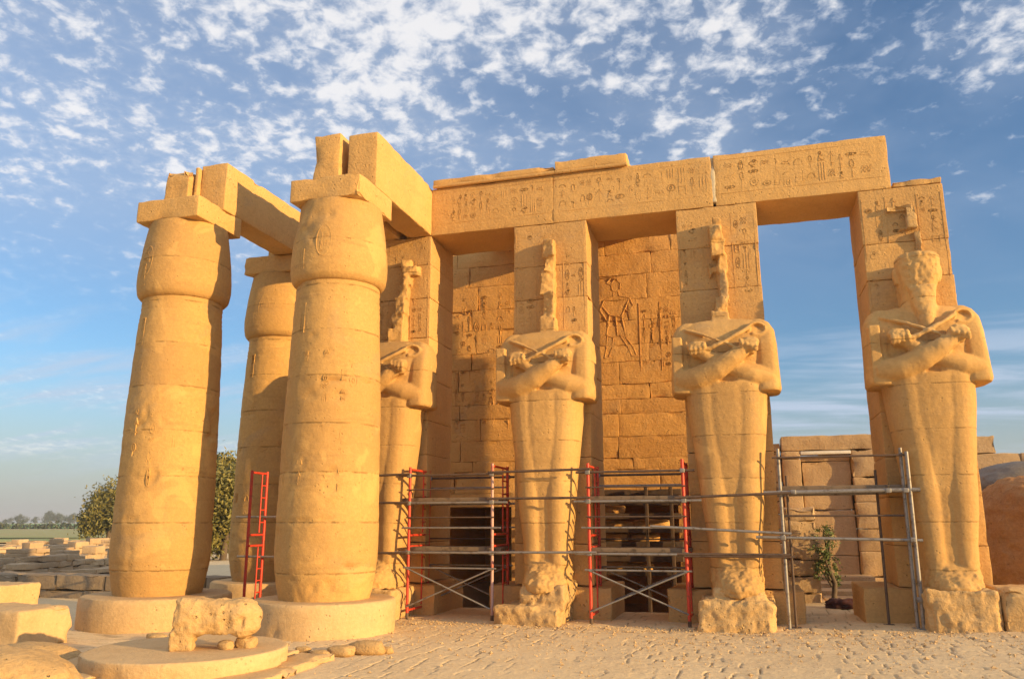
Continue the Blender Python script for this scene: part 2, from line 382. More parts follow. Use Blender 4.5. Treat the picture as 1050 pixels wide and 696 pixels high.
hgt = far_w*((1-sand)*stone_h-gap*.030+.004*fbm(Pg, 1.3, 3, 40)+.004*fbm(Pg, 13, 2, 44))
zz = .035*np.maximum(0, np.minimum(GX.ravel(), 16)-7.0)+hgt+.05*(1-far_w)*fbm(Pg, .35, 4, 50)
# sand drifts up at the foot of the facade; the ruin field left of the columns is lumpy
zz += .05*np.clip(1-np.abs(GY.ravel()+.9)/1.2, 0, 1)*fbm(Pg, 1.3, 3, 60)
ruin = np.clip((-GX.ravel()-10)/14, 0, 1)*np.clip(1-(np.hypot(GX.ravel(), GY.ravel())-60)/60, 0, 1)
pas = (GX.ravel() > -1.55) & (GX.ravel() < 6.5) & (GY.ravel() > 1.72) & (GY.ravel() < 10.5)
zz = np.where(pas, -1.25, zz)  # passage floor sunk out of view so the bays and doorways stay dark
zz += ruin*.45*fbm(Pg, .13, 4, 71)
Pg[:, 2] = zz
nxg, nyg = len(gx), len(gy)
ii = (np.arange(nyg-1)[:, None]*nxg+np.arange(nxg-1)[None, :]).ravel()
Fg = np.stack([ii, ii+1, ii+1+nxg, ii+nxg], 1)
me = bpy.data.meshes.new('ground'); me.vertices.add(len(Pg)); me.vertices.foreach_set('co', Pg.ravel())
me.loops.add(Fg.size); me.loops.foreach_set('vertex_index', Fg.ravel()); me.polygons.add(len(Fg))
me.polygons.foreach_set('loop_start', np.arange(0, Fg.size, 4)); me.polygons.foreach_set('loop_total', np.full(len(Fg), 4)); me.update(); me.validate()
M_GND = stone('dusty_paving', (.67, .50, .285), (.73, .565, .34), (.50, .355, .19), bump=.6, strata=.0, grain=1.3, spots=.7)
_a = me.attributes.new('joint_dirt', 'FLOAT', 'POINT'); _a.data.foreach_set('value', (far_w*gap*(1-sand)).astype(np.float32))
nt = M_GND.node_tree; at = N(nt, 'ShaderNodeAttribute'); at.attribute_name = 'joint_dirt'; pb_ = nt.nodes['Principled BSDF']
src_ = pb_.inputs['Base Color'].links[0].from_socket; L(nt, mixc(nt, mth(nt, 'MULTIPLY', at.outputs['Fac'], .8), src_, (.17, .10, .05)), pb_.inputs['Base Color'])
me.materials.append(M_GND); g = link('ground', me, None, 180); g['kind'] = 'structure'

# ------------------------------------------------------------------ columns
def column(cx, cy, s, label, seed, base_r=1.55, base_h=.60, zsh=0.0):
    t = thing('column', label, 'column', (cx, cy, 0), 'sandstone columns before the facade')
    b = dense([(.02, 0), (base_r*.99, -.1), (base_r, .08), (base_r, base_h-.06), (base_r-.02, base_h-.015), (base_r-.06, base_h), (.02, base_h)], .08)
    MB().add(*lathe(b, cx, cy, 112, .020, seed+1, (base_h-.04, .3))).build('base', M_BASE, t, 45)
    pr = spline([(.98*s, base_h-.02), (1.05*s, .85), (1.125*s, 1.3), (1.13*s, 1.8), (1.115*s, 2.6), (1.085*s, 4.2), (1.03*s, 5.6), (.985*s, 6.5), (.965*s, 6.80)], .045)
    joints = [1.22+.0*seed, 2.08, 2.95, 3.80, 4.72, 5.60]; rings = [6.30, 6.40, 6.50, 6.60]
    pr = [(r-.010*(abs(z-min(rings, key=lambda q: abs(q-z))) < .03), z) for r, z in pr]
    MB().add(*lathe(pr, cx, cy, 132, .021, seed+2, joints+[1.0])).build('shaft', M_COL, t, 60)
    cp = spline([(1.0*s, 6.78), (1.07*s, 6.84), (1.125*s, 7.0), (1.14*s, 7.2), (1.125*s, 7.5), (1.07*s, 7.95), (1.0*s, 8.35), (.97*s, 8.53)], .04)
    cap = MB().add(*lathe([(.3, 6.78)]+cp+[(.3, 8.53)], cx, cy, 120, .014, seed+3)).build('capital', M_COL, t, 60)
    MB().add(*block(cx-.795, cx+.795, cy-.795, cy+.795, 8.52, 9.0, .1, .025, .012, .03, seed)).build('abacus', M_ARC, t, 40)
    return t
CC, CA, CB = (-.797, -3.153), (-4.683, -3.08), (-4.683, .99)
tc_ = column(*CC, .875, 'thick nearest sandstone column topped by the two longest upright beam ends', 1, 1.37)
ta_ = column(*CA, .865, 'outer sandstone column with a shadow down one side, beside the tree', 2, 1.47)
tb_ = column(*CB, .87, 'rear sandstone column half hidden behind the nearest column, red ladder frame before it', 3, 1.37)
# carved bands and cartouches on the capitals and upper shafts
def on_cyl(cx, cy, rfun):
    def f(u, v, h):
        r = rfun(v)+h; return (cx+r*math.sin(u), cy-r*math.cos(u), v)
    return f
def rprof(s): return lambda v: s*float(np.interp(v, [.6, .85, 1.3, 1.8, 2.6, 4.2, 5.6, 6.5, 6.77, 6.82, 7.0, 7.2, 7.5, 7.95, 8.35, 8.53], [.98, 1.05, 1.125, 1.13, 1.115, 1.085, 1.03, .985, .967, 1.05, 1.125, 1.14, 1.125, 1.07, 1.0, .97]))
def col_carving(t, c, s, rnd, cart):
    mb = MB(); f = on_cyl(c[0], c[1], rprof(s)); fl = lambda u, v, h: f(u/1.05, v, h)
    for u in (-.42, -.36, -.30): stroke_mesh(mb, [[(u*1.05, 5.7+.12*i) for i in range(6)], [(u*1.05, 6.9+.1*i) for i in range(6)]], fl, .025, .008)
    for q in cart:
        stroke_mesh(mb, [arc(q[0], q[1], .17, .33, 0, 360, 20), [(q[0]-.2, q[1]-.36), (q[0]+.2, q[1]-.36)]], fl, .03, .006)
        glyph_field(mb, q[0]-.1, q[0]+.12, q[1]-.25, q[1]+.25, .2, fl, .02, .005, rnd)
    for uu in (-.6, -.1, .35, .8): glyph_field(mb, uu-.15, uu+.15, 2.4, 5.4, .34, fl, .026, .0028, rnd, .85)
    mb.build('carved_inscription', M_COL, t, 0)
col_carving(tc_, CC, .875, random.Random(3), [(.15, 7.55)])
col_carving(ta_, CA, .865, random.Random(4), [(-.3, 7.55)])
col_carving(tb_, CB, .87, random.Random(5), [(.0, 7.5), (.5, 7.5)])

# ------------------------------------------------------------------ beams over the columns
def beam(name, label, b, seed, mat=M_ARC, step=.14, bev=.03, rough=.012, chip=.035, group=None, cat='stone beam'):
    o = MB().add(*block(*b, step, bev, rough, chip, seed)).build(name, mat, None, 40, ((b[0]+b[1])/2, (b[2]+b[3])/2, b[4]))
    return tag(o, label, cat, group)
G1 = 'architrave beams over the columns'
beam('architrave_beam', 'tall upright-ended beam block on the nearest column, the one farther from the statues', (-1.50, -.86, -3.25, 1.5, 9.003, 10.34), 11, group=G1, rough=.03, chip=.06)
beam('architrave_beam', 'long sunlit beam running from the nearest column back to the statue facade', (-.70, 0.0, -3.19, DEP, 9.003, 10.28), 12, group=G1)
beam('architrave_beam', 'short broken beam stub at the outer edge of the outer column top', (-5.36, -4.74, -3.2, -2.5, 9.003, 10.02), 13, group=G1, rough=.035, chip=.08)
beam('architrave_beam', 'beam with a half lit side running from the outer column to the rear column', (-4.60, -3.911, -2.95, .95, 9.003, 10.17), 14, group=G1)
beam('architrave_beam', 'rough beam end over the rear column, peeping above the nearest abacus', (-5.3, -3.95, .97, 1.75, 9.003, 10.0), 15, group=G1, rough=.04, chip=.09)
beam('architrave_beam', 'ragged inner beam fragment beside the half lit beam on the outer column', (-4.70, -4.604, -3.05, -2.4, 9.003, 10.10), 16, group=G1, rough=.02, chip=.05)

# ------------------------------------------------------------------ facade pillars
def pillar(i, label):
    x0, x1 = PX[i]; zb = gz((x0+x1)/2); t = thing('pillar', label, 'pillar', ((x0+x1)/2, DEP/2, zb), 'facade pillars behind the statues')
    mb = MB(); z = .68+zb*.6; rnd = random.Random(40+i); k = 0
    while z < ZS-.02:
        h = rnd.uniform(.78, 1.02); z1 = z+h
        if ZS-z1 < .5: z1 = ZS-.004
        mb.add(*block(x0+rnd.uniform(-.004, .008), x1-rnd.uniform(-.004, .006), rnd.uniform(-.004, .006), DEP, z+.003, z1-.003, .09, .013, .008, .010, 60+i*9+k)); z = z1; k += 1
    if i == 3: mb.add(*block(10.60, 11.565, .0, DEP, ZS+.003, 9.14, .09, .02, .012, .04, 99))
    mb.build('shaft', M_PIL, t, 40)
    pl = MB(); zt = .66+zb*.7
    if i == 0: pl.add(*block(x0-.3, x1+.30, -.12, DEP+.2, zb-.2, zt, .12, .03, .02, .04, 5))
    else: pl.add(*block(x0-(.55 if i != 3 else .66), x1+(.38 if i != 3 else .30), -.12, DEP+.2, zb-.2, zt, .12, .03, .02, .04, 5+i))
    pl.build('plinth', M_PIL, t, 40)
    # faint columns of carved signs on the face, above and beside the statue
    rel = MB(); f = lambda u, v, h: (u, -h, v); rng = random.Random(80+i)
    w = x1-x0
    for a, b in ((.05, .30), (.70, .95)):
        glyph_field(rel, x0+w*a, x0+w*b, 6.5, 8.75, .30, f, .022, .0022, rng, .7)
        stroke_mesh(rel, [[(x0+w*a-.03, 6.4), (x0+w*a-.03, 8.8)], [(x0+w*b+.02, 6.4), (x0+w*b+.02, 8.8)]], f, .016, .002)
    glyph_field(rel, x0+w*.36, x0+w*.64, 8.0 if i != 3 else 7.8, 8.8, .3, f, .022, .0022, rng, .6)
    rel.build('carved_inscription', M_PIL, t, 0)
    return t
PILLAR = [pillar(0, 'pillar half hidden behind the nearest column, a thin sunlit strip along its edge'),
          pillar(1, 'pillar between the dark first doorway and the bay with the carved walking figure'),
          pillar(2, 'pillar between the carved wall bay and the bay open to the sky'),
          pillar(3, 'freestanding end pillar rising behind the statue that keeps its head')]
# ragged ridges added on the end pillar; their shadows form its dark chipped patch
mb = MB()
for (a, b, c, d, dp) in ((10.42, 10.92, 8.42, 8.56, .12), (10.78, 10.98, 8.02, 8.50, .16), (10.62, 10.86, 8.0, 8.08, .08), (10.90, 11.02, 7.35, 7.95, .10)):
    mb.add(*block(a, b, -dp, .05, c, d, .05, .02, .03, .05, int(a*10)))
mb.build('shadow_ridges', M_RUB, PILLAR[3], 40)

# ------------------------------------------------------------------ architrave over the facade
G2 = 'architrave blocks over the statue facade'
def arch(x0, x1, label, seed):
    t = thing('architrave_block', label, 'stone beam', ((x0+x1)/2, DEP/2, ZS), G2)
    MB().add(*block(x0+.0015, x1-.0015, -.004, DEP, ZS+.002, ZT, .10, .009, .009, .012, seed)).build('body', M_ARC, t, 40)
    return t
A1 = arch(0.0, 3.13, 'inscribed architrave block over the first bay, touching the long sunlit beam', 21)
A2 = arch(3.13, 6.86, 'inscribed architrave block over the carved wall bay, from under the cornice to the pale joint', 22)
A3 = arch(6.92, 10.585, 'inscribed architrave block spanning the bay open to the sky', 23)
MB().add(*block(6.84, 6.94, .0, DEP-.1, ZS+.1, ZT-.02, .06, .02, .02, .02, 77)).build('mortar_joint', M_MOR, A3, 40)
rng = random.Random(5); ff = lambda u, v, h: (u, -.004-h, v)
for t, a, b in ((A1, .25, 3.0), (A2, 3.25, 6.7), (A3, 7.1, 10.4)):
    mb = MB(); glyph_field(mb, a, b, 9.33, 10.05, .36, ff, .024, .0042, rng, .97)
    stroke_mesh(mb, [[(a-.1, 9.28), (b+.1, 9.28)], [(a-.1, 10.10), (b+.1, 10.10)]], ff, .02, .004)
    mb.build('carved_inscription', M_ARC, t, 0)
# cornice slabs = the edge of the roof over the passage
def cornice(x0, x1, z1, label, seed):
    t = thing('roof_slab', label, 'roof slab', ((x0+x1)/2, 2.5, ZT), 'roof slabs over the passage')
    MB().add(*block(x0+.003, x1-.003, -.10, 5.9, ZT+.06, z1, .12, .03, .015, .03, seed)).build('slab', M_ARC, t, 40)
    m = MB(); n = int((x1-x0)/.1); xs = np.linspace(x0+.006, x1-.006, n); V = []; F = []
    for x in xs:
        for j in range(10):
            a = 2*math.pi*j/10; V.append((x, -.06+.045*math.cos(a), ZT+.035+.05*math.sin(a)))
    for i in range(n-1):
        for j in range(10): F.append((i*10+j, i*10+(j+1) % 10, (i+1)*10+(j+1) % 10, (i+1)*10+j))
    F += [tuple(range(10)), tuple(range((n-1)*10, n*10))[::-1]]
    V = np.array(V); V += .008*fbm(V, 4, 3, 2)[:, None]
    m.add(V, F).build('roll_moulding', M_ARC, t, 60)
    return t
cornice(.05, 3.2, 10.44, 'lower cornice and roof slab starting beside the long sunlit beam', 31)
cornice(3.2, 4.95, 10.55, 'higher cornice and roof slab ending in a sharp step halfway along the facade', 32)

# ------------------------------------------------------------------ back wall of the passage
WY = 5.0
wall = thing('wall', 'orange carved block wall deep inside the bays between the pillars', 'wall', (2.4, WY, 0))
mb = MB(); rnd = random.Random(12); cz = [-1.3, -.5, .1, .62, 1.2, 1.85, 2.44, 2.82, 3.45, 3.75, 4.36, 5.0, 5.42, 5.85, 6.5, 7.0, 7.72, 8.35, 9.1, 9.75, 10.28]
XL, XR = -2.7, 7.5
D1, D2 = (-1.75, .62, -1, 2.44), (3.05, 5.35, -1, 2.82)
wy_at = {}
for a, b in zip(cz[:-1], cz[1:]):
    x = XL+rnd.uniform(-.2, 0)
    while x < XR:
        w = rnd.uniform(1.3, 2.5); x1 = min(x+w, XR)
        if XR-x1 < .4: x1 = XR
        segs = [(x, x1)]
        for d in (D1, D2):
            if b <= d[3]+.01:
                ns = []
                for s0, s1 in segs:
                    if s1 <= d[0] or s0 >= d[1]: ns.append((s0, s1)); continue
                    if s0 < d[0]-.05: ns.append((s0, d[0]))
                    if s1 > d[1]+.05: ns.append((d[1], s1))
                segs = ns
        for s0, s1 in segs:
            mb.add(*block(s0+.006, s1-.006, WY+rnd.uniform(-.006, .007), WY+1.2, a+.002, b-.002, .09, .006, .016, .016, rnd.randint(0, 900)))
        x = x1
mb.build('blocks', M_WAL, wall, 40)
# deep doorways: closed side walls, soffit and end behind each opening
mb = MB()
for d in (D1, D2):
    mb.add(*box(d[0]-.9, d[0]-.02, WY+1.19, WY+5, -1.6, 4)); mb.add(*box(d[1]+.02, d[1]+.9, WY+1.19, WY+5, -1.6, 4))
    mb.add(*box(d[0]-.9, d[1]+.9, WY+5, WY+5.4, -1.6, 4)); mb.add(*box(d[0]-.02, d[1]+.02, WY+1.19, WY+5, d[3]+.02, d[3]+.6))
mb.build('doorway_recess', M_WAL, wall, 0)
rel = MB(); fr = lambda u, v, h: (u, WY-h, v)
# the walking king
def fig(ox, oz, s):
    P = lambda *p: [(ox+x*s, oz+z*s) for x, z in p]
    ls = [P((.38, 2.36), (.30, 2.22), (.32, 2.05), (.44, 1.98), (.55, 2.06), (.56, 2.24), (.46, 2.38), (.38, 2.36)), P((.30, 2.2), (.16, 2.28), (.30, 2.42), (.46, 2.38)),
          P((.36, 1.98), (.34, 1.86), (.05, 1.74), (.0, 1.6), (.22, 1.30)), P((.50, 1.98), (.52, 1.86), (.82, 1.78), (.70, 1.5), (.56, 1.22)),
          P((.05, 1.74), (-.06, 1.46), (.14, 1.12), (.20, .98)), P((.82, 1.78), (.92, 1.55), (.80, 1.36), (.66, 1.46)),
          P((.22, 1.30), (.58, 1.22)), P((.22, 1.30), (.12, .70), (.30, .62), (.50, .68), (.68, .60), (.58, 1.22)), P((.40, 1.25), (.44, .66)),
          P((.14, .70), (.10, .30), (.04, .02), (.28, .0)), P((.32, .62), (.26, .3), (.18, .06)), P((.52, .66), (.72, .32), (.84, .04), (1.12, .0)), P((.68, .60), (.88, .3), (.96, .08))]
    return ls
stroke_mesh(rel, fig(3.42, 6.62, 1.0), fr, .035, .010)
rng = random.Random(9)
glyph_field(rel, 4.55, 5.65, 6.3, 8.1, .30, fr, .024, .005, rng, .95)
stroke_mesh(rel, [[(4.5, 6.2), (4.5, 8.2)], [(5.1, 6.2), (5.1, 8.2)]], fr, .025, .012)
glyph_field(rel, 3.1, 5.7, 4.5, 6.3, 42, fr, .026, .0045, rng, .6)
glyph_field(rel, 3.1, 5.7, 8.45, 9.7, 42, fr, .026, .0045, rng, .6)
glyph_field(rel, 3.1, 5.7, 3.0, 4.3, 42, fr, .026, .0045, rng, .5)
glyph_field(rel, -1.2, 1.4, 4.6, 8.9, .42, fr, .026, .0045, rng, .6)
rel.build('carved_relief', M_WAL, wall, 0)

# ------------------------------------------------------------------ statues
def tap(mb, pts, seg=20):
    """tapered limb through points (x, y, z, rx, ry) with elliptical rings"""
    P = np.array(pts, float); V = []; F = []; n = len(P)
    for i in range(n):
        d = P[min(i+1, n-1), :3]-P[max(i-1, 0), :3]; d /= np.linalg.norm(d)
        a = np.cross(d, [0, -1, 0]); a /= max(np.linalg.norm(a), 1e-6); b = np.cross(d, a)
        for j in range(seg):
            t = 2*math.pi*j/seg; V.append(P[i, :3]+a*P[i, 3]*math.cos(t)+b*P[i, 4]*math.sin(t))
    for i in range(n-1):
        for j in range(seg): F.append((i*seg+j, i*seg+(j+1) % seg, (i+1)*seg+(j+1) % seg, (i+1)*seg+j))
    F += [tuple(range(seg))[::-1], tuple(range((n-1)*seg, n*seg))]
    mb.add(V, F)
def loft(mb, rings, seg=40, p=2.6):
    """stacked horizontal superellipse rings (cx, cy, z, rx, ry)"""
    V = []; F = []; n = len(rings)
    for cx, cy, z, rx, ry in rings:
        for j in range(seg):
            t = 2*math.pi*j/seg; c, s = math.cos(t), math.sin(t)
            V.append((cx+rx*math.copysign(abs(c)**(2/p), c), cy+ry*math.copysign(abs(s)**(2/p), s), z))
    for i in range(n-1):
        for j in range(seg): F.append((i*seg+j, i*seg+(j+1) % seg, (i+1)*seg+(j+1) % seg, (i+1)*seg+j))
    F += [tuple(range(seg))[::-1], tuple(range((n-1)*seg, n*seg))]
    mb.add(V, F)
def remesh(mb, voxel, amp, seed, smooth=2, rough_fn=None):
    me = mb.mesh('tmp'); o = bpy.data.objects.new('tmp', me); COL.objects.link(o)
    m = o.modifiers.new('r', 'REMESH'); m.mode = 'VOXEL'; m.voxel_size = voxel
    if smooth: s = o.modifiers.new('s', 'SMOOTH'); s.factor = .5; s.iterations = smooth
    dg = bpy.context.evaluated_depsgraph_get(); dg.update()
    out = bpy.data.meshes.new_from_object(o.evaluated_get(dg)); bpy.data.objects.remove(o); bpy.data.meshes.remove(me)
    n = len(out.vertices); co = np.empty(n*3); out.vertices.foreach_get('co', co); co = co.reshape(-1, 3)
    no = np.empty(n*3); out.vertices.foreach_get('normal', no); no = no.reshape(-1, 3)
    a = amp*(fbm(co+seed*11, 2.2, 4, seed, .6)+.5*fbm(co+seed*5, 11, 2, seed+3))
    if rough_fn is not None: a = a+rough_fn(co)*(fbm(co+seed, 4.5, 4, seed+7, .65)-.1)
    co = co+no*a[:, None]
    out.vertices.foreach_set('co', co.ravel()); out.update(); out.materials.clear()
    return out
def statue(i, label, head, ped, feet_r=.09):
    x0, x1 = PX[i]; xc = (x0+x1)/2; zb = gz(xc)
    t = thing('statue', label, 'statue', (xc, -.6, zb), 'mummy shaped king statues with crossed arms')
    S = MB(); X = lambda p: p
    # legs and wrapped body
    loft(S, [(0, -.46, .70, .40, .46), (0, -.46, 1.1, .40, .44), (0, -.46, 1.6, .42, .435), (0, -.48, 2.2, .48, .465), (0, -.48, 2.6, .52, .50), (0, -.46, 3.2, .56, .53), (0, -.46, 3.9, .62, .56), (0, -.46, 4.8, .70, .585)], 40, 2.8)
    for s in (-1, 1):
        loft(S, [(s*.245, -.48, .70, .27, .50), (s*.245, -.48, 1.1, .255, .48), (s*.25, -.48, 1.6, .27, .47), (s*.275, -.50, 2.2, .32, .50), (s*.285, -.51, 2.5, .335, .52), (s*.30, -.48, 3.0, .36, .52), (s*.33, -.46, 3.6, .40, .54), (s*.36, -.45, 4.2, .44, .56), (s*.37, -.45, 4.7, .46, .58), (s*.37, -.44, 4.95, .43, .54), (s*.36, -.42, 5.15, .40, .48)], 32, 2.3)
    loft(S, [(0, -.22, .7, .40, .32), (0, -.22, 2.2, .50, .32), (0, -.22, 3.6, .64, .34), (0, -.24, 4.75, .78, .40)], 32, 4)
    loft(S, [(0, -.50, 2.55, .16, .42), (0, -.50, 3.2, .18, .47), (0, -.48, 4.0, .2, .515), (0, -.48, 4.8, .24, .56)], 24, 2.4)
    loft(S, [(0, -.42, 4.45, .80, .56), (0, -.42, 4.8, .84, .52), (0, -.40, 5.3, .88, .50), (0, -.36, 5.75, .90, .50), (0, -.32, 6.02, .92, .44), (0, -.25, 6.17, .80, .34), (0, -.2, 6.24, .5, .26)], 44, 3.2)
    # shoulders and upper arms, squared off at the elbow
    for s in (-1, 1):
        loft(S, [(s*.84, -.46, 4.60, .24, .50), (s*.85, -.45, 4.66, .26, .53), (s*.86, -.43, 5.1, .235, .48), (s*.85, -.38, 5.6, .235, .44), (s*.82, -.34, 5.92, .235, .38), (s*.76, -.30, 6.10, .20, .32), (s*.70, -.28, 6.19, .14, .25)], 32, 3.4)
    # forearms crossed on the chest: one passes in front of the other
    tap(S, [(-.86, -.78, 4.87, .23, .26), (-.5, -.94, 4.92, .245, .25), (-.1, -1.05, 5.08, .215, .22), (.2, -1.10, 5.27, .17, .18), (.42, -1.08, 5.42, .14, .15)])
    tap(S, [(.88, -.72, 4.88, .23, .25), (.55, -.84, 4.94, .235, .23), (.15, -.90, 5.12, .20, .2), (-.2, -.94, 5.30, .16, .17), (-.42, -.98, 5.44, .13, .15)])
    S.add(*box(-1.04, -.83, -.965, -.1, 4.63, 5.80))
    # fists, with knuckles
    for (hx, hy, hz, s) in ((.50, -1.06, 5.50, 1), (-.50, -.98, 5.50, -1)):
        loft(S, [(hx-.02*s, hy+.05, hz-.16, .13, .13), (hx, hy, hz-.05, .19, .17), (hx+.03*s, hy-.01, hz+.08, .20, .17), (hx+.03*s, hy+.02, hz+.18, .12, .12)], 20, 2.6)
        for k in range(4): tap(S, [(hx-.14*s+.09*k*s, hy-.13, hz+.13-.02*k, .042, .04), (hx-.12*s+.09*k*s, hy-.19, hz+.02-.02*k, .046, .04), (hx-.12*s+.09*k*s, hy-.13, hz-.08-.02*k, .04, .04)], 8)
    # crook and flail held up to the shoulders
    tap(S, [(.42, -1.14, 5.36, .03, .04), (.15, -1.11, 5.54, .032, .045), (-.35, -.94, 5.80, .035, .05), (-.78, -.68, 6.00, .035, .05)], 8)
    tap(S, [(-.46, -1.10, 5.40, .035, .04), (-.05, -1.10, 5.58, .045, .05), (.35, -.98, 5.80, .045, .06), (.55, -.86, 5.94, .05, .06)], 8)
    ring = [(.70+.17*math.cos(a), -.76+.05*math.cos(a), 5.92+.13*math.sin(a), .035, .05) for a in np.linspace(R(200), R(-130), 12)]
    tap(S, ring, 8)
    # broken feet
    loft(S, [(0, -.62, .62+zb*.6, .50, .74), (0, -.64, .78+zb*.6, .50, .74), (0, -.62, .95+zb*.4, .46, .62), (0, -.52, 1.12, .42, .50), (0, -.45, 1.28, .38, .42)], 36, 2.6)
    if head == 'full':
        loft(S, [(.02, -.40, 6.0, .36, .38), (.02, -.42, 6.28, .31, .32), (.02, -.46, 6.42, .31, .36), (.04, -.48, 6.70, .36, .42), (.06, -.48, 7.0, .41, .44), (.07, -.46, 7.2, .42, .42), (.08, -.44, 7.28, .36, .36)], 36, 2.7)
        loft(S, [(.02, -.15, 6.0, .3, .25), (.05, -.15, 7.2, .36, .25)], 20, 4)
        for s in (-1, 1): loft(S, [(.04+s*.37, -.42, 6.72, .05, .10), (.05+s*.42, -.40, 6.9, .05, .12), (.05+s*.41, -.42, 7.04, .05, .09)], 12, 2)
        loft(S, [(.03, -.80, 5.62, .10, .14), (.04, -.82, 5.9, .16, .18), (.04, -.80, 6.2, .22, .20), (.04, -.76, 6.55, .27, .2)], 20, 2.4)
    else:
        rh = random.Random(90+i)
        pieces = {'lump': [(-.03, 5.9, 6.42, .36, .56), (0, 6.38, 6.78, .27, .38), (.07, 6.74, 7.4, .20, .31), (.085, 7.36, 7.78, .17, .28), (.0, 7.74, 8.12, .30, .38), (-.03, 8.08, 8.42, .27, .40), (.03, 8.38, 8.6, .19, .30), (-.2, 7.3, 7.62, .10, .12), (-.12, 7.42, 7.52, .2, .14)],
                  'strip': [(0, 6.0, 6.62, .32, .42), (.01, 6.58, 7.2, .28, .34), (-.02, 7.16, 7.76, .31, .32), (.05, 7.72, 8.1, .21, .34), (.03, 8.06, 8.5, .26, .36), (-.1, 6.3, 6.5, .2, .2)],
                  'slant': [(.05, 6.0, 6.6, .38, .38), (.08, 6.56, 7.0, .30, .33), (.13, 6.96, 7.4, .24, .30), (.20, 7.36, 7.72, .19, .28), (.27, 7.68, 7.98, .16, .25), (.36, 7.94, 8.2, .40, .26), (.2, 8.16, 8.4, .28, .2), (-.2, 6.5, 6.72, .1, .14)]}[head]
        for cx_, z0, z1, w_, d_ in pieces:
            V_, F_ = box(cx_-w_/2, cx_+w_/2, -d_, .06, z0, z1)
            for q_ in range(len(V_)):
                V_[q_, 0] += rh.uniform(-.035, .035); V_[q_, 2] += rh.uniform(-.03, .03)
                if V_[q_, 1] < 0: V_[q_, 1] += rh.uniform(-.06, .10)
            S.add(V_, F_)
    S.V = [v+np.array([xc, 0, 0]) for v in S.V]
    def rf(co):
        f = np.clip(1-(co[:, 2]-.95)/.5, 0, 1)*feet_r
        h = np.clip((co[:, 2]-6.25)/.3, 0, 1)*(.06 if head != 'full' else .035)
        if head == 'full': h = h+.05*np.clip((co[:, 2]-5.7)/.3, 0, 1)*np.clip((-co[:, 1]-.72)/.12, 0, 1)*np.clip(1-np.abs(co[:, 0]-xc)/.5, 0, 1)
        hd = np.exp(-((co[:, 2]-5.5)/.28)**2)*np.clip((-co[:, 1]-.85)/.15, 0, 1)*.05
        band = np.clip(1-np.abs(co[:, 0]-xc)/.17, 0, 1)**.5*np.clip((co[:, 2]-1.2)/.3, 0, 1)*np.clip((4.45-co[:, 2])/.15, 0, 1)*np.clip((-co[:, 1]-.75)/.1, 0, 1)*.010
        return f+h+hd+band
    me = remesh(S, .024, .0065, 10+i, 1, rf); me.materials.append(M_STA)
    link('body', me, t, 180)
    pb = MB(); px0, px1, pz0, pz1, py = ped
    pb.add(*block(xc+px0, xc+px1, -py, .0, pz0, pz1, .07, .05, .05, .10, 200+i))
    if i in (1, 2): pb.add(*block(xc-.46, xc+.5, -1.30, -.02, pz1-.08, .78, .07, .06, .06, .11, 220+i))
    pm = remesh(pb, .03, .014, 30+i, 1, lambda co: np.full(len(co), .05)); pm.materials.append(M_RUB)
    link('pedestal', pm, t, 180)
    return t
statue(0, 'headless statue partly covered by the nearest column, a slanting stone ridge above it', 'slant', (-.55, .62, -.1, .62, 1.35))
statue(1, 'headless statue with a straight narrow stone strip above, between the two red scaffolds', 'strip', (-.93, .42, -.2, .36, 1.5), .10)
statue(2, 'headless statue with a knobbed stone stump above, standing on a broken pedestal', 'lump', (-.74, .66, -.1, .58, 1.45), .10)
s4 = statue(3, 'statue that still keeps its battered head, in front of the end pillar', 'full', (-.62, .60, 0.0, .84, 1.45), .08)
o = MB().add(*block(11.35, 13.4, -1.42, -.1, 0.0, .86, .08, .05, .04, .08, 303)).build('stone_block', M_RUB, None, 40, (12.3, -.8, 0))
tag(o, 'long rough block beside the pedestal of the statue with a head', 'stone block')

# ------------------------------------------------------------------ scaffolding
def ladder(t, x, y0, y1, z0, z1, front=M_RED, back=M_RED):
    """two welded frames stacked on each other"""
    fr = MB(); fr.add(*tube((x, y0, z0), (x, y0, z1), .034)); fr.build('upright', front, t, 60)
    fb = MB(); fb.add(*tube((x, y1, z0), (x, y1, z1), .034)); fb.build('upright', back, t, 60)
    rg = MB(); zm = (z0+z1)/2
    for z in (z1-.05, zm+.12, zm-.12, z0+.15): rg.add(*tube((x, y0, z), (x, y1, z), .026))
    for a, b in ((z0+.15, zm-.12), (zm+.12, z1-.05)):
        yi = y0+(y1-y0)*.68
        rg.add(*tube((x, yi, a+.05), (x, yi, b), .018))
        for k in range(1, 5): z = a+(b-a)*k/5; rg.add(*tube((x, yi, z), (x, y1, z), .016))
    rg.build('rungs', back, t, 60)
    for y in (y0, y1):
        MB().add(*tube((x, y, z0-.06), (x, y, z0+.1), .036)).add(*box(x-.06, x+.06, y-.06, y+.06, z0-.07, z0-.05)).build('base_plate', M_DRK, t, 60)
        MB().add(*tube((x, y, zm-.09), (x, y, zm+.09), .033)).build('coupler', M_DRK, t, 60)
def clamp(t, x, y, z): MB().add(*block(x-.05, x+.05, y-.05, y+.05, z-.045, z+.045, .05, .014, .004, 0, 1)).build('clamp', M_STL, t, 60)
def planks(t, x0, x1, y0, y1, z, n=4):
    w = (y1-y0)/n; rnd = random.Random(int(z*100)+int(x0*10))
    for k in range(n):
        MB().add(*block(x0-rnd.uniform(0, .2), x1+rnd.uniform(0, .2), y0+k*w+.01, y0+(k+1)*w-.01, z, z+.075+rnd.uniform(0, .015), .3, .008, .004, .0, k)).build('plank', M_WOOD, t, 40)
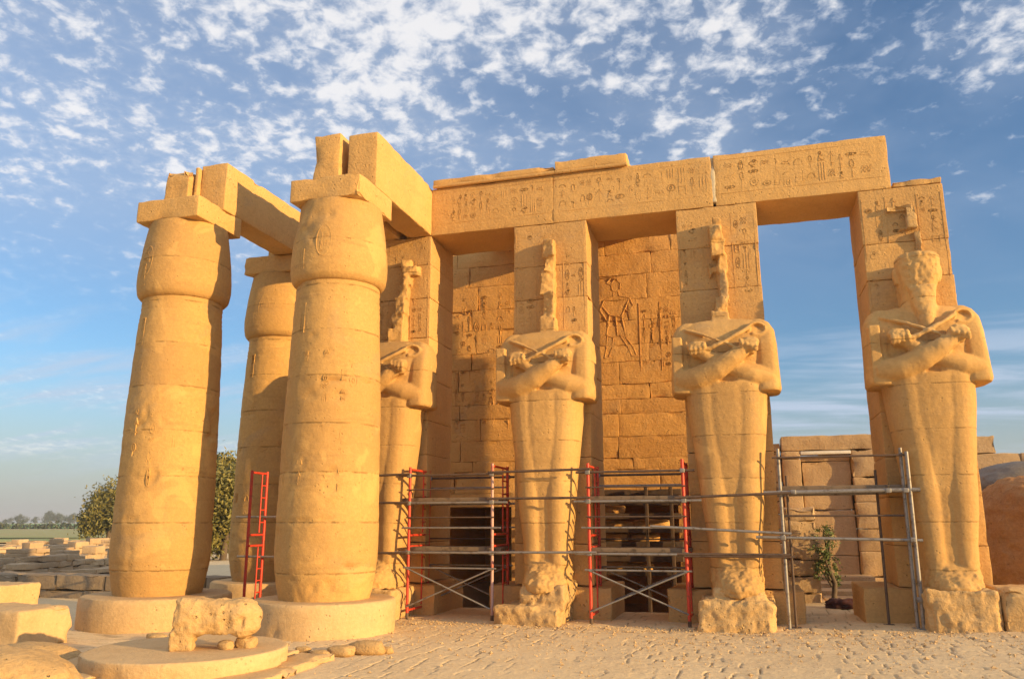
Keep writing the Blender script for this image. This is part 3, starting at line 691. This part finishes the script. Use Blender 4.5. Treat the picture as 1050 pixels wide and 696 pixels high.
def long_tube(t, x0, x1, y, z, mat=M_STL, dz=0.0, r=.026):
    mb = MB(); mb.add(*tube((x0, y, z), (x1, y, z+dz), r)); mb.build('tube', mat, t, 60)
def braces(t, x0, x1, y, z0, z1, mat=M_STL):
    MB().add(*tube((x0, y, z0), (x1, y-.02, z1), .018)).build('cross_brace', mat, t, 60); MB().add(*tube((x0, y-.045, z1), (x1, y-.065, z0), .018)).build('cross_brace', mat, t, 60)
def scaffold(x0, x1, label, pale):
    yf, yb = -.92, .25; xm = (x0+x1)/2
    t = thing('scaffold', label, 'scaffold', (xm, -.3, 0), 'scaffolds in the bays')
    ladder(t, x0, yf, yb, .02, 3.22)
    ladder(t, x1, yf, yb, .02, 3.26, M_PALE if pale else M_RED, M_RED)
    for y in (yf-.05, yb+.05):
        long_tube(t, x0-.25, x1+.25, y, 3.03, M_DRK); long_tube(t, x0-.3, x1+.35, y, 2.43, M_STL); long_tube(t, x0-.15, x1+.2, y, 1.90, M_STL, r=.02)
        long_tube(t, x0-.3, x1+.3, y, 1.38, M_STL); long_tube(t, x0-.1, x1+.1, y, 1.06, M_STL, r=.02); braces(t, x0, x1, y, .25, 1.05)
    long_tube(t, x0, x1, yb+.06, 2.80, M_STL, r=.02)
    long_tube(t, x0-.05, x1+.05, yf-.05, 2.12, M_DRK, r=.016); long_tube(t, x0-.05, x1+.05, yf-.05, 2.72, M_DRK, r=.016); long_tube(t, x0-.05, x1+.05, yb+.05, 1.65, M_DRK, r=.016)
    planks(t, x0, x1, yf+.05, yb-.05, 2.46); planks(t, x0+.1, x1-.05, yf+.05, yb-.05, 1.41)
    for x in (x0, x1):
        for z in (3.03, 2.43, 1.38): clamp(t, x, yf-.04, z); clamp(t, x, yb+.04, z)
    return t
S1 = scaffold(-.02, 1.90, 'scaffold with a faded pinkish post in front of the first dark doorway', True)
S2 = scaffold(4.0, 5.95, 'all red scaffold below the carved walking figure, timbers behind it', False)
# runs of tube passing in front of the statues, clamped to the bays
for x0, x1, y, z, dz, m in ((1.9, 4.1, -1.28, 2.50, .0, M_DRK), (1.7, 4.2, -1.28, 1.40, .02, M_STL), (1.9, 4.1, -1.24, 3.05, .03, M_DRK)): long_tube(S1, x0, x1, y, z, m, dz)
for x0, x1, y, z, dz, m in ((5.8, 8.0, -1.28, 2.48, .07, M_DRK), (5.3, 7.95, -1.28, 1.93, -.14, M_STL), (5.8, 7.9, -1.28, 1.40, .0, M_DRK)): long_tube(S2, x0, x1, y, z, m, dz)
for x0, x1, y, z, dz, m in ((-1.7, .1, -1.28, 2.45, -.02, M_DRK), (-1.7, .1, -1.24, 3.0, .05, M_DRK), (-1.6, .1, -1.28, 1.36, .02, M_DRK)): long_tube(S1, x0, x1, y, z, m, dz)
t = thing('scaffold', 'bare grey tube scaffold across the bay open to the sky', 'scaffold', (8.9, -.4, 0), 'scaffolds in the bays')
up = []
for x, y, z1, r, mt in ((7.80, -.95, 3.42, .036, M_STL), (7.93, -.80, 2.9, .026, M_DRK), (7.86, .3, 3.3, .03, M_STL), (10.02, -.95, 3.38, .034, M_STL), (10.11, -1.02, 3.30, .036, M_STL), (10.0, .25, 3.0, .03, M_DRK), (9.62, -.4, 3.0, .026, M_DRK)):
    mb = MB(); mb.add(*tube((x, y, gz(x)+.0), (x+.02, y, z1), r)); mb.add(*box(x-.09, x+.09, y-.09, y+.09, gz(x)-.01, gz(x)+.02)); mb.build('upright', mt, t, 60)
for x0, x1, y, z, dz, r, m in ((7.7, 10.1, -1.0, 3.24, .0, .02, M_DRK), (7.5, 10.3, -1.02, 2.56, .03, .04, M_STL), (7.5, 10.2, .3, 2.55, .03, .03, M_STL), (7.8, 10.0, -.9, 2.12, .0, .02, M_DRK), (7.3, 10.25, -1.02, 1.72, -.05, .028, M_STL), (5.9, 8.0, -1.0, 1.35, .0, .02, M_DRK)): long_tube(t, x0, x1, y, z, m, dz, r)
planks(t, 7.85, 10.0, -.85, .25, 2.61)
for x, y, z in ((7.8, -1.0, 2.56), (8.05, -1.02, 2.57), (9.75, -1.02, 2.58), (10.05, -1.02, 2.58), (7.8, -1.0, 1.71), (10.08, -1.04, 1.68), (10.08, -1.04, .62)): clamp(t, x, y, z)
t = thing('scaffold_ladder', 'narrow red ladder frame standing alone before the shaded rear column', 'scaffold ladder', (-3.7, -.9, 0))
ladder(t, -3.78, -1.35, -.72, .05, 3.2)
long_tube(t, -4.5, -2.4, -.8, 2.15, M_STL); long_tube(t, -4.4, -2.4, -.8, 1.25, M_STL)

# timber shoring and wedged stones in the second doorway
t = thing('timber_shoring', 'dark timber props wedged in the broken doorway behind the all red scaffold', 'timber props', (4.2, 3.9, 0))
rnd = random.Random(4)
for k, z in enumerate((.70, 1.05, 1.42, 1.80, 2.15, 2.5, 2.78)):
    mb = MB(); mb.add(*block(2.9, 5.5, 4.30+rnd.uniform(-.1, .1), 4.55, z-.07, z+.08, .3, .015, .01, .02, k)); o = mb.build('beam', M_TIM, t, 40)
for x in (3.15, 4.55, 5.2): MB().add(*block(x, x+.10, 4.08, 4.2, -1.2, 2.95, .3, .015, .01, .02, int(x*7))).build('post', M_TIM, t, 40)
def rock(name, label, cat, c, size, seed, mat, amp=.12, group=None, sub=4, flat=.0, voxel=None):
    bm = bmesh.new(); bmesh.ops.create_icosphere(bm, subdivisions=sub, radius=1)
    V = np.array([v.co[:] for v in bm.verts]); F = [tuple(v.index for v in f.verts) for f in bm.faces]; bm.free()
    if flat: V = np.sign(V)*np.abs(V)**flat; V /= np.abs(V).max(0)
    n = V/np.linalg.norm(V, axis=1, keepdims=True)
    V = V*(1+amp*fbm(n+seed*3.3, 1.6, 4, seed, .55)+amp*.25*fbm(n+seed, 7, 3, seed+5))[:, None]
    V = V*np.array(size)+np.array(c)
    o = MB().add(V, F).build(name, mat, None, 60, (c[0], c[1], c[2]-size[2]))
    return tag(o, label, cat, group)
for k in range(9):
    z = .85+.36*(k//2)+rnd.uniform(-.05, .05); x = 3.4+.95*(k % 2)+rnd.uniform(-.15, .35)
    rock('rubble_stone', 'rough stone wedged between the dark timbers behind the all red scaffold', 'stone', (x, 4.75, z), (rnd.uniform(.35, .6), .3, rnd.uniform(.10, .16)), 50+k, M_WAL, .25, 'stones wedged in the broken doorway', 3, .6)

# ------------------------------------------------------------------ ruins seen through the open bay
def masonry(mb, x0, x1, y0, y1, z0, z1, rnd, ch=.5, bl=1.0, rough=.015, step=.18, ragged=0):
    z = z0
    while z < z1-.05:
        h = min(z1-z, ch*rnd.uniform(.8, 1.2)); x = x0
        if z1-z-h < .15: h = z1-z
        while x < x1-.02:
            w = bl*rnd.uniform(.7, 1.3); xe = min(x1, x+w)
            if x1-xe < .25: xe = x1
            top = (z+h > z1-.01)
            if not (top and ragged and rnd.random() < ragged):
                mb.add(*block(x+.004, xe-.004, y0+rnd.uniform(-.015, .015), y1, z+.004, z+h-.004, step, .03, rough, .04, rnd.randint(0, 999)))
            x = xe
        z += h
rnd = random.Random(21)
gt = thing('ruined_gateway', 'ruined stone gateway with a white lintel, seen through the open bay', 'gateway', (9.5, 9.5, 0))
mb = MB(); masonry(mb, 8.30, 8.86, 9.0, 10.2, -.3, 4.14, rnd, 1.1, .9, .012); mb.build('jamb', M_FAR, gt, 40)
mb = MB(); masonry(mb, 10.34, 11.7, 9.0, 10.2, -.3, 4.14, rnd, .7, 1.5, .035); mb.build('jamb', M_FAR, gt, 40)
MB().add(*block(8.87, 10.33, 8.98, 9.5, 4.03, 4.13, .3, .012, .003, .0, 3)).build('lintel', M_CON, gt, 40)
mb = MB(); masonry(mb, 8.32, 12.2, 9.03, 10.2, 4.15, 4.62, rnd, .5, 2.4, .012); mb.build('upper_course', M_FAR, gt, 40)
mb = MB(); masonry(mb, 6.6, 8.29, 9.25, 10.2, -.3, 4.42, rnd, .5, 1.0); mb.build('side_wall', M_FAR, gt, 40)
o = MB(); masonry(o, 8.88, 10.32, 9.22, 10.1, -.3, 4.02, rnd, 1.5, 1.6, .006); o.build('blocking_wall', M_FAR, gt, 40)
o = MB(); masonry(o, 12.25, 22.5, 9.0, 10.2, -.3, 4.46, rnd, .48, 1.2, .02, .2, .25); o = o.build('wall', M_FAR, None, 40, (17, 9.6, 0)); tag(o, 'long ruined block wall at the right of the end pillar', 'wall')
mb = MB()
for k, (y, z) in enumerate(((4.6, .12), (5.6, .24), (6.6, .36), (7.6, .48))): mb.add(*block(8.9, 10.5, y, y+1.02, -.3, z, .25, .02, .01, .02, k))
tag(mb.build('steps', M_FAR, None, 40, (9.6, 6, 0)), 'shallow stone steps leading to the ruined gateway', 'steps')
o = MB(); masonry(o, 8.05, 8.80, 4.2, 5.0, -.2, 2.35, rnd, .45, .8, .06, .12); o = o.build('wall_stub', M_FAR, None, 40, (8.4, 4.6, 0)); tag(o, 'dark broken wall stub with a green shrub, inside the open bay', 'wall stub')
P_, F_ = block(-2.0, 2.3, -1.3, 1.3, -1.5, 1.45, .09, .95, .07, .05, 17, freq=1.4)
_b = MB().add(P_, F_)
for k in range(4): _b.add(*tube((-1.55+.5*k, -1.32, .2+.12*k), (-1.15+.55*k, -1.22, .95), .07, 8))
_b.add(*block(-.9, .3, -1.42, -1.1, .55, .80, .06, .05, .02, .03, 3))
bmz = remesh(_b, .04, .05, 51, 1); bmz.transform(Matrix.Translation((14.6, 5.0, 1.5)) @ Matrix.Rotation(R(9), 4, 'Y') @ Matrix.Rotation(R(8), 4, 'Z')); bmz.materials.append(M_GRAN)
bmz.transform(Matrix.Translation((-14.6, -5.0, 0))); bo = link('statue_fragment', bmz, None, 180); bo.location = (14.6, 5.0, 0); tag(bo, 'huge rounded reddish fragment of a fallen colossus behind the end pillar', 'statue fragment')
rock('boulder', 'dark grey slab of rock lying on top of the reddish statue fragment', 'boulder', (14.75, 6.4, 2.75), (1.95, 1.0, .75), 9, M_GREY, .16, sub=5, flat=.8)
rock('cloth_bundle', 'dark red cloth bundle on the steps inside the open bay', 'bundle', (9.15, 2.9, .13), (.36, .24, .17), 4, plain('dark_red_cloth', (.05, .010, .010), .9, 0, (.012, .006, .006), 3), .5, sub=4)

# ------------------------------------------------------------------ foreground stones on the left
DC = (-.58, -7.45)
t = thing('column_base', 'low round column base with a fallen column piece lying on it', 'column base', (DC[0], DC[1], 0))
MB().add(*lathe(dense([(.02, .0), (1.36, .08), (1.37, .11), (1.37, .285), (1.36, .30), (1.345, .305), (.02, .305)], .05), DC[0], DC[1], 160, .020, 8, (.29, .13))).build('disc', M_BASE, t, 45)
mb = MB()
for k, (a, b, c, d) in enumerate(((-2.2, -.9, -9.2, -7.9), (-.9, .25, -9.25, -7.7), (.25, 1.15, -9.0, -7.3), (-2.35, -1.0, -7.9, -6.3), (-1.0, .4, -7.7, -6.0), (.4, 1.05, -7.3, -6.1))):
    mb.add(*block(a+.01, b-.01, c, d-.01, -.1, .135-.02*(k % 3), .08, .03, .025, .07, 80+k))
mb.build('foundation', M_BASE, t, 40)
# the fallen piece: a broken length of small column, rough at its ends
P_, F_ = block(-.64, .64, -.28, .28, -.28, .28, .05, .19, .03, .10, 61)
k_ = np.interp(P_[:, 0], [-.62, -.45, -.1, .15, .35, .5, .62], [1.02, 1.05, .93, .90, .96, .82, .50]); P_[:, 1] *= k_; P_[:, 2] = np.where(P_[:, 2] > 0, P_[:, 2]*k_, P_[:, 2]*(.6+.4*k_))
LOG = MB().add(P_, F_)
LOG.add(*block(-.60, -.26, -.24, .2, -.44, -.15, .06, .05, .04, .10, 4))
lm = remesh(LOG, .02, .022, 77, 1, lambda co: .045+.22*np.clip((-co[:, 0]-.56)/.06, 0, 1))
_n = len(lm.vertices); _c = np.empty(_n*3); lm.vertices.foreach_get('co', _c); _c = _c.reshape(-1, 3)
_r = np.hypot(_c[:, 1]-.02, (_c[:, 2]-.02)*1.1)+.05*fbm(_c, 7, 3, 5)
_k = np.clip((-_c[:, 0]-.42)/.1, 0, 1)*np.clip(1-_r/.24, 0, 1); _c[:, 0] += .30*_k**.6
lm.vertices.foreach_set('co', _c.ravel()); lm.update()
lm.transform(Matrix.Translation((-.62, -7.55, .73)) @ Matrix.Rotation(R(24), 4, 'Z')); lm.materials.append(M_RUB)
lo = link('fallen_column_piece', lm, None, 180, None); lm.transform(Matrix.Translation((.62, 7.55, -.30))); lo.location = (-.18, -7.40, .30)
tag(lo, 'pale broken length of column lying on the low round base', 'column fragment')
G3 = 'loose stone blocks left of the columns'
def blk(b, label, seed, rough=.03, bev=.045, mat=M_BASE, rot=0):
    c = ((b[0]+b[1])/2, (b[2]+b[3])/2)
    P, F = block(*b, .07, bev, rough, .06, seed); cs, sn = math.cos(R(rot)), math.sin(R(rot)); x, y = P[:, 0]-c[0], P[:, 1]-c[1]
    P[:, 0] = c[0]+x*cs-y*sn; P[:, 1] = c[1]+x*sn+y*cs
    o = MB().add(P, F).build('stone_block', mat, None, 40, (c[0], c[1], b[4])); return tag(o, label, 'stone block', G3)
blk((-7.6, -4.4, -6.7, -5.55, -.1, .62), 'long sunlit block with a rounded corner, nearest to the outer column base', 41, .03, .07)
blk((-9.6, -6.65, -5.3, -4.1, -.1, .86), 'higher pale block behind the long sunlit block at the picture edge', 42, .03, .05)
rock('boulder', 'rounded sandy boulder in the bottom corner beside the low round base', 'boulder', (-1.65, -9.75, .18), (1.15, .75, .42), 15, M_RUB, .14, sub=5)
rock('boulder', 'low mound of stone between the long block and the round base', 'boulder', (-3.3, -7.4, .02), (.8, .5, .26), 17, M_RUB, .14, sub=4)
for k, (x, y, sz_, zz_) in enumerate(((.20, -7.2, .13, .30), (.02, -7.42, .10, .30))):
    rock('loose_stone', 'small chunk of stone wedged under the fallen column piece', 'stone', (x, y, zz_+sz_*.5), (sz_*1.1, sz_*.9, sz_*.7), 190+k, M_RUB, .3, 'chunks under the fallen column piece', 4, .7)
for k, (x, y, s) in enumerate(((.95, -5.75, .15), (1.25, -5.45, .20), (1.5, -5.35, .10), (.72, -6.0, .11), (-2.9, -5.2, .13), (-3.2, -4.9, .10), (.2, -5.6, .09))):
    rock('loose_stone', 'small loose stone on the paving near the foot of the nearest column', 'stone', (x, y, s*.45), (s*1.4, s*.9, s*.6), 90+k, M_RUB, .3, 'small loose stones near the columns', 3, .75)
o = MB(); masonry(o, -17.0, -6.2, 1.2, 2.0, -.3, .62, random.Random(6), .45, 1.3, .03, .2); o = o.build('low_wall', M_LOW, None, 40, (-11, 1.6, 0)); tag(o, 'low dark grey wall behind the outer column base', 'low wall')

# ------------------------------------------------------------------ ruin field, trees and farmland on the left
def on_ground(px, py, z=0.0):
    py = 536.1+(py-532.6)*.96-.0022*px
    d = fw+r2*((px-525)/827.2)-u2*((py-348)/827.2); k = (z-CAM.z)/d.z; return CAM+d*k
rnd = random.Random(31); k = 0
proto = []
for a in range(6):
    mb = MB(); masonry(mb, -2.0, 2.0, -.35, .35, -.5, .55+.12*(a % 3), random.Random(a), .22, 1.1, .05, .22, .5); me_ = mb.mesh('mudbrick_wall'); me_.materials.append(M_MUD); me_.polygons.foreach_set('use_smooth', [True]*len(me_.polygons)); me_.set_sharp_from_angle(angle=R(40)); proto.append(me_)
for row_y, cnt in ((556, 7), (561, 6), (567, 6), (574, 5), (582, 4), (590, 3)):
    for c in range(cnt):
        px = 120*(c+rnd.uniform(.15, .85))/cnt; q = on_ground(px, row_y+rnd.uniform(-2, 2))
        o = bpy.data.objects.new('mudbrick_wall', proto[rnd.randrange(6)]); COL.objects.link(o); o.location = (q.x, q.y, -.05)
        o.rotation_euler = (0, 0, R(rnd.choice([12, 40, 62, 75, 100])+rnd.uniform(-6, 6))); s = rnd.uniform(.6, 1.15); o.scale = (s*rnd.uniform(.6, 1.3), s, s)
        tag(o, 'low crumbling mudbrick wall in the ruin field beyond the outer column', 'ruined wall', 'mudbrick walls in the ruin field')
def fieldmat(name, c, c2, sc):
    m = bpy.data.materials.new(name); m.use_nodes = True; nt = m.node_tree; b = nt.nodes['Principled BSDF']; b.inputs['Roughness'].default_value = .95
    geo = N(nt, 'ShaderNodeNewGeometry'); n = N(nt, 'ShaderNodeTexNoise', Scale=sc, Detail=6, Roughness=.7); L(nt, geo.outputs['Position'], n.inputs[0])
    L(nt, mixc(nt, sstep(nt, n.outputs[0], .35, .65), c, c2), b.inputs['Base Color']); return m
def strip(name, y0, y1, m, z):
    a, b, c, d = on_ground(-260, y0, z), on_ground(250, y0, z), on_ground(250, y1, z), on_ground(-260, y1, z)
    V = []; F = []; n = 24
    for i in range(n):
        for j in range(n):
            p = a.lerp(b, i/(n-1)).lerp(d.lerp(c, i/(n-1)), j/(n-1)); V.append((p.x, p.y, z))
    F = [(i*n+j, (i+1)*n+j, (i+1)*n+j+1, i*n+j+1) for i in range(n-1) for j in range(n-1)]
    o = MB().add(V, F).build(name, m, None, 180); o['kind'] = 'structure'
strip('field', 533.0, 538.4, fieldmat('green_crop', (.16, .33, .05), (.22, .42, .07), .05), .16)
strip('field', 539.2, 548.2, fieldmat('dry_field', (.30, .31, .10), (.36, .30, .12), .08), .15)
strip('field', 549.0, 553.2, fieldmat('yellow_green_crop', (.36, .36, .08), (.46, .40, .12), .12), .14)
def leaves(mb, c, rx, ry, rz, clumps, per, size, rng, lobes):
    V = []; F = []
    for q in range(clumps):
        while True:
            p = rng.uniform(-1, 1, 3)
            if (p**2).sum() < 1 and rng.random() < .25+.75*(p**2).sum(): break
        l = lobes[rng.integers(len(lobes))]; cc_ = np.array(l[:3])+p*np.array(l[3:6])
        r = rng.uniform(.5, 1.1)*l[6]
        pts = cc_+rng.normal(0, .45, (per, 3))*r
        for pt in pts:
            d1 = rng.normal(size=3); d1 /= np.linalg.norm(d1); d2 = np.cross(d1, rng.normal(size=3)); d2 /= np.linalg.norm(d2); s = size*rng.uniform(.6, 1.3)
            k0 = len(V); V += [pt-d1*s, pt+d2*s*.4, pt+d1*s, pt-d2*s*.4]; F.append((k0, k0+1, k0+2, k0+3))
    mb.add(np.array(V)+np.array(c), F)
def tree(base, h, w, label, seed, mat, group, clumps=90, per=45, size=.14, shrub=False):
    rng = np.random.default_rng(seed); t = thing('tree', label, 'tree', base, group)
    tr = MB(); prev = np.array([0, 0, -.2]); r0 = h*.035
    pts = [(0, 0, -.2, r0, r0), (.1, .05, h*.25, r0*.8, r0*.8), (-.05, .1, h*.5, r0*.55, r0*.55), (.05, 0, h*.8, r0*.2, r0*.2)]
    tap(tr, pts, 10)
    lob = [(0, 0, h*.58, w*.34, w*.34, h*.34, w*.20)]
    for k in range(7):
        a = rng.uniform(0, 6.28); z = rng.uniform(.25, .85)*h; rr = w*rng.uniform(.18, .34)*(1.15-.6*z/h)
        e = (math.cos(a)*rr, math.sin(a)*rr, z); z0 = z*.6
        tap(tr, [(0, 0, z0, r0*.45, r0*.45), (e[0]*.6, e[1]*.6, z0+(z-z0)*.7, r0*.28, r0*.28), (*e, r0*.1, r0*.1)], 7)
        lob.append((*e, w*.17, w*.17, h*.15, w*.15))
    tr.V = [v+np.array(base) for v in tr.V]; tr.build('trunk', M_BARK, t, 60)
    cr = MB(); leaves(cr, base, 0, 0, 0, clumps, per, size, rng, lob); cr.build('crown', mat, t, 0)
    return t
G4 = 'trees behind the columns'
q = on_ground(110, 553); tree((q.x, q.y, -.1), 7.1, 6.4, 'olive green tree at the outer side of the outer column', 3, M_LEAF, G4, 300, 80, .19)
q = CAM+(fw+r2*((228-525)/827.2)-u2*((575-348)/827.2))*48; tree((q.x, q.y, -.3), 6.2, 5.0, 'tall leafy tree showing between the outer and rear columns', 5, M_LEAF, G4, 320, 80, .15)
p = tree((9.02, 4.1, .0), 2.1, 1.0, 'small green shrub growing beside the broken wall stub in the open bay', 8, M_LEAF2, None, 40, 40, .04); p.name = 'shrub'; p['category'] = 'shrub'
rnd = random.Random(77)
far = [(18, 9), (24, 8), (36, 7), (46, 8), (52, 12), (57, 10), (63, 9), (70, 9), (76, 10), (84, 8), (92, 8), (4, 5), (10, 6), (-8, 7), (-20, 8)]
ft = None
for k, (px, hpx) in enumerate(far):
    q = on_ground(px, 534.5+rnd.uniform(-.4, .3)); dist = (q-CAM).length; h = hpx*dist/827
    if k < 3 or ft is None:
        ft = tree((q.x, q.y, -.2), h, h*1.15, 'distant tree on the hazy horizon beyond the green field', 20+k, M_LEAF3, 'distant trees on the horizon', 60, 30, h*.05)
        src = ft; hs = h
    else:
        c = src.copy(); COL.objects.link(c); c.location = (q.x, q.y, -.2); s = h/hs; c.scale = (s*rnd.uniform(.8, 1.3), s, s); c.rotation_euler = (0, 0, rnd.uniform(0, 6))
        for ch in src.children: d = ch.copy(); COL.objects.link(d); d.parent = c
hd = MB(); rng = np.random.default_rng(8)
for px in np.arange(-60, 130, 1.6):
    q = on_ground(px, 539.0); s = rng.uniform(.8, 1.5); leaves(hd, (q.x, q.y, 0), 0, 0, 0, 2, 10, .5, rng, [(0, 0, .8*s, 1.2, 1.0, .7*s, .8)])
o = hd.build('hedge', M_LEAF3, None, 0); tag(o, 'long low hedge between the green and the dry field', 'hedge', None)

# ------------------------------------------------------------------ haze over the farmland
bm = MB().add(*box(-5600, 5600, -5600, 5600, -4, 13)); hz_ = bm.mesh('haze'); m = bpy.data.materials.new('haze'); m.use_nodes = True; nt = m.node_tree; nt.nodes.clear()
v = N(nt, 'ShaderNodeVolumePrincipled'); v.inputs['Color'].default_value = (.86, .88, .92, 1); v.inputs['Density'].default_value = .0005; v.inputs['Anisotropy'].default_value = .2
o_ = N(nt, 'ShaderNodeOutputMaterial'); L(nt, v.outputs[0], o_.inputs['Volume']); hz_.materials.append(m)
o = link('haze', hz_, None, 0); o['kind'] = 'stuff'

# ------------------------------------------------------------------ grit and stone chips on the paving
rng = np.random.default_rng(5); mb = MB(); V = []; F = []
oct_ = np.array([(1, 0, 0), (-1, 0, 0), (0, 1, 0), (0, -1, 0), (0, 0, 1), (0, 0, -1)], float); of = [(0, 2, 4), (2, 1, 4), (1, 3, 4), (3, 0, 4), (2, 0, 5), (1, 2, 5), (3, 1, 5), (0, 3, 5)]
for k in range(5200):
    x = rng.uniform(-3, 12.5); y = -1.2-abs(rng.normal(0, 1))*2.6 if k % 3 else rng.uniform(-1.9, -1.0)
    if y < -9.3: continue
    sz = rng.choice([.010, .014, .02, .032], p=[.42, .33, .18, .07])*rng.uniform(.7, 1.3)
    p = oct_*sz*rng.uniform(.6, 1.3, (6, 3)); a = rng.uniform(0, 6.28); c_, s_ = math.cos(a), math.sin(a)
    p = np.stack([p[:, 0]*c_-p[:, 1]*s_, p[:, 0]*s_+p[:, 1]*c_, p[:, 2]*.7], 1)+np.array([x, y, gz(x)+sz*.3])
    n0 = len(V); V += list(p); F += [tuple(i+n0 for i in f) for f in of]
o = mb.add(np.array(V), F).build('gravel', M_BASE, None, 0); o['kind'] = 'stuff'
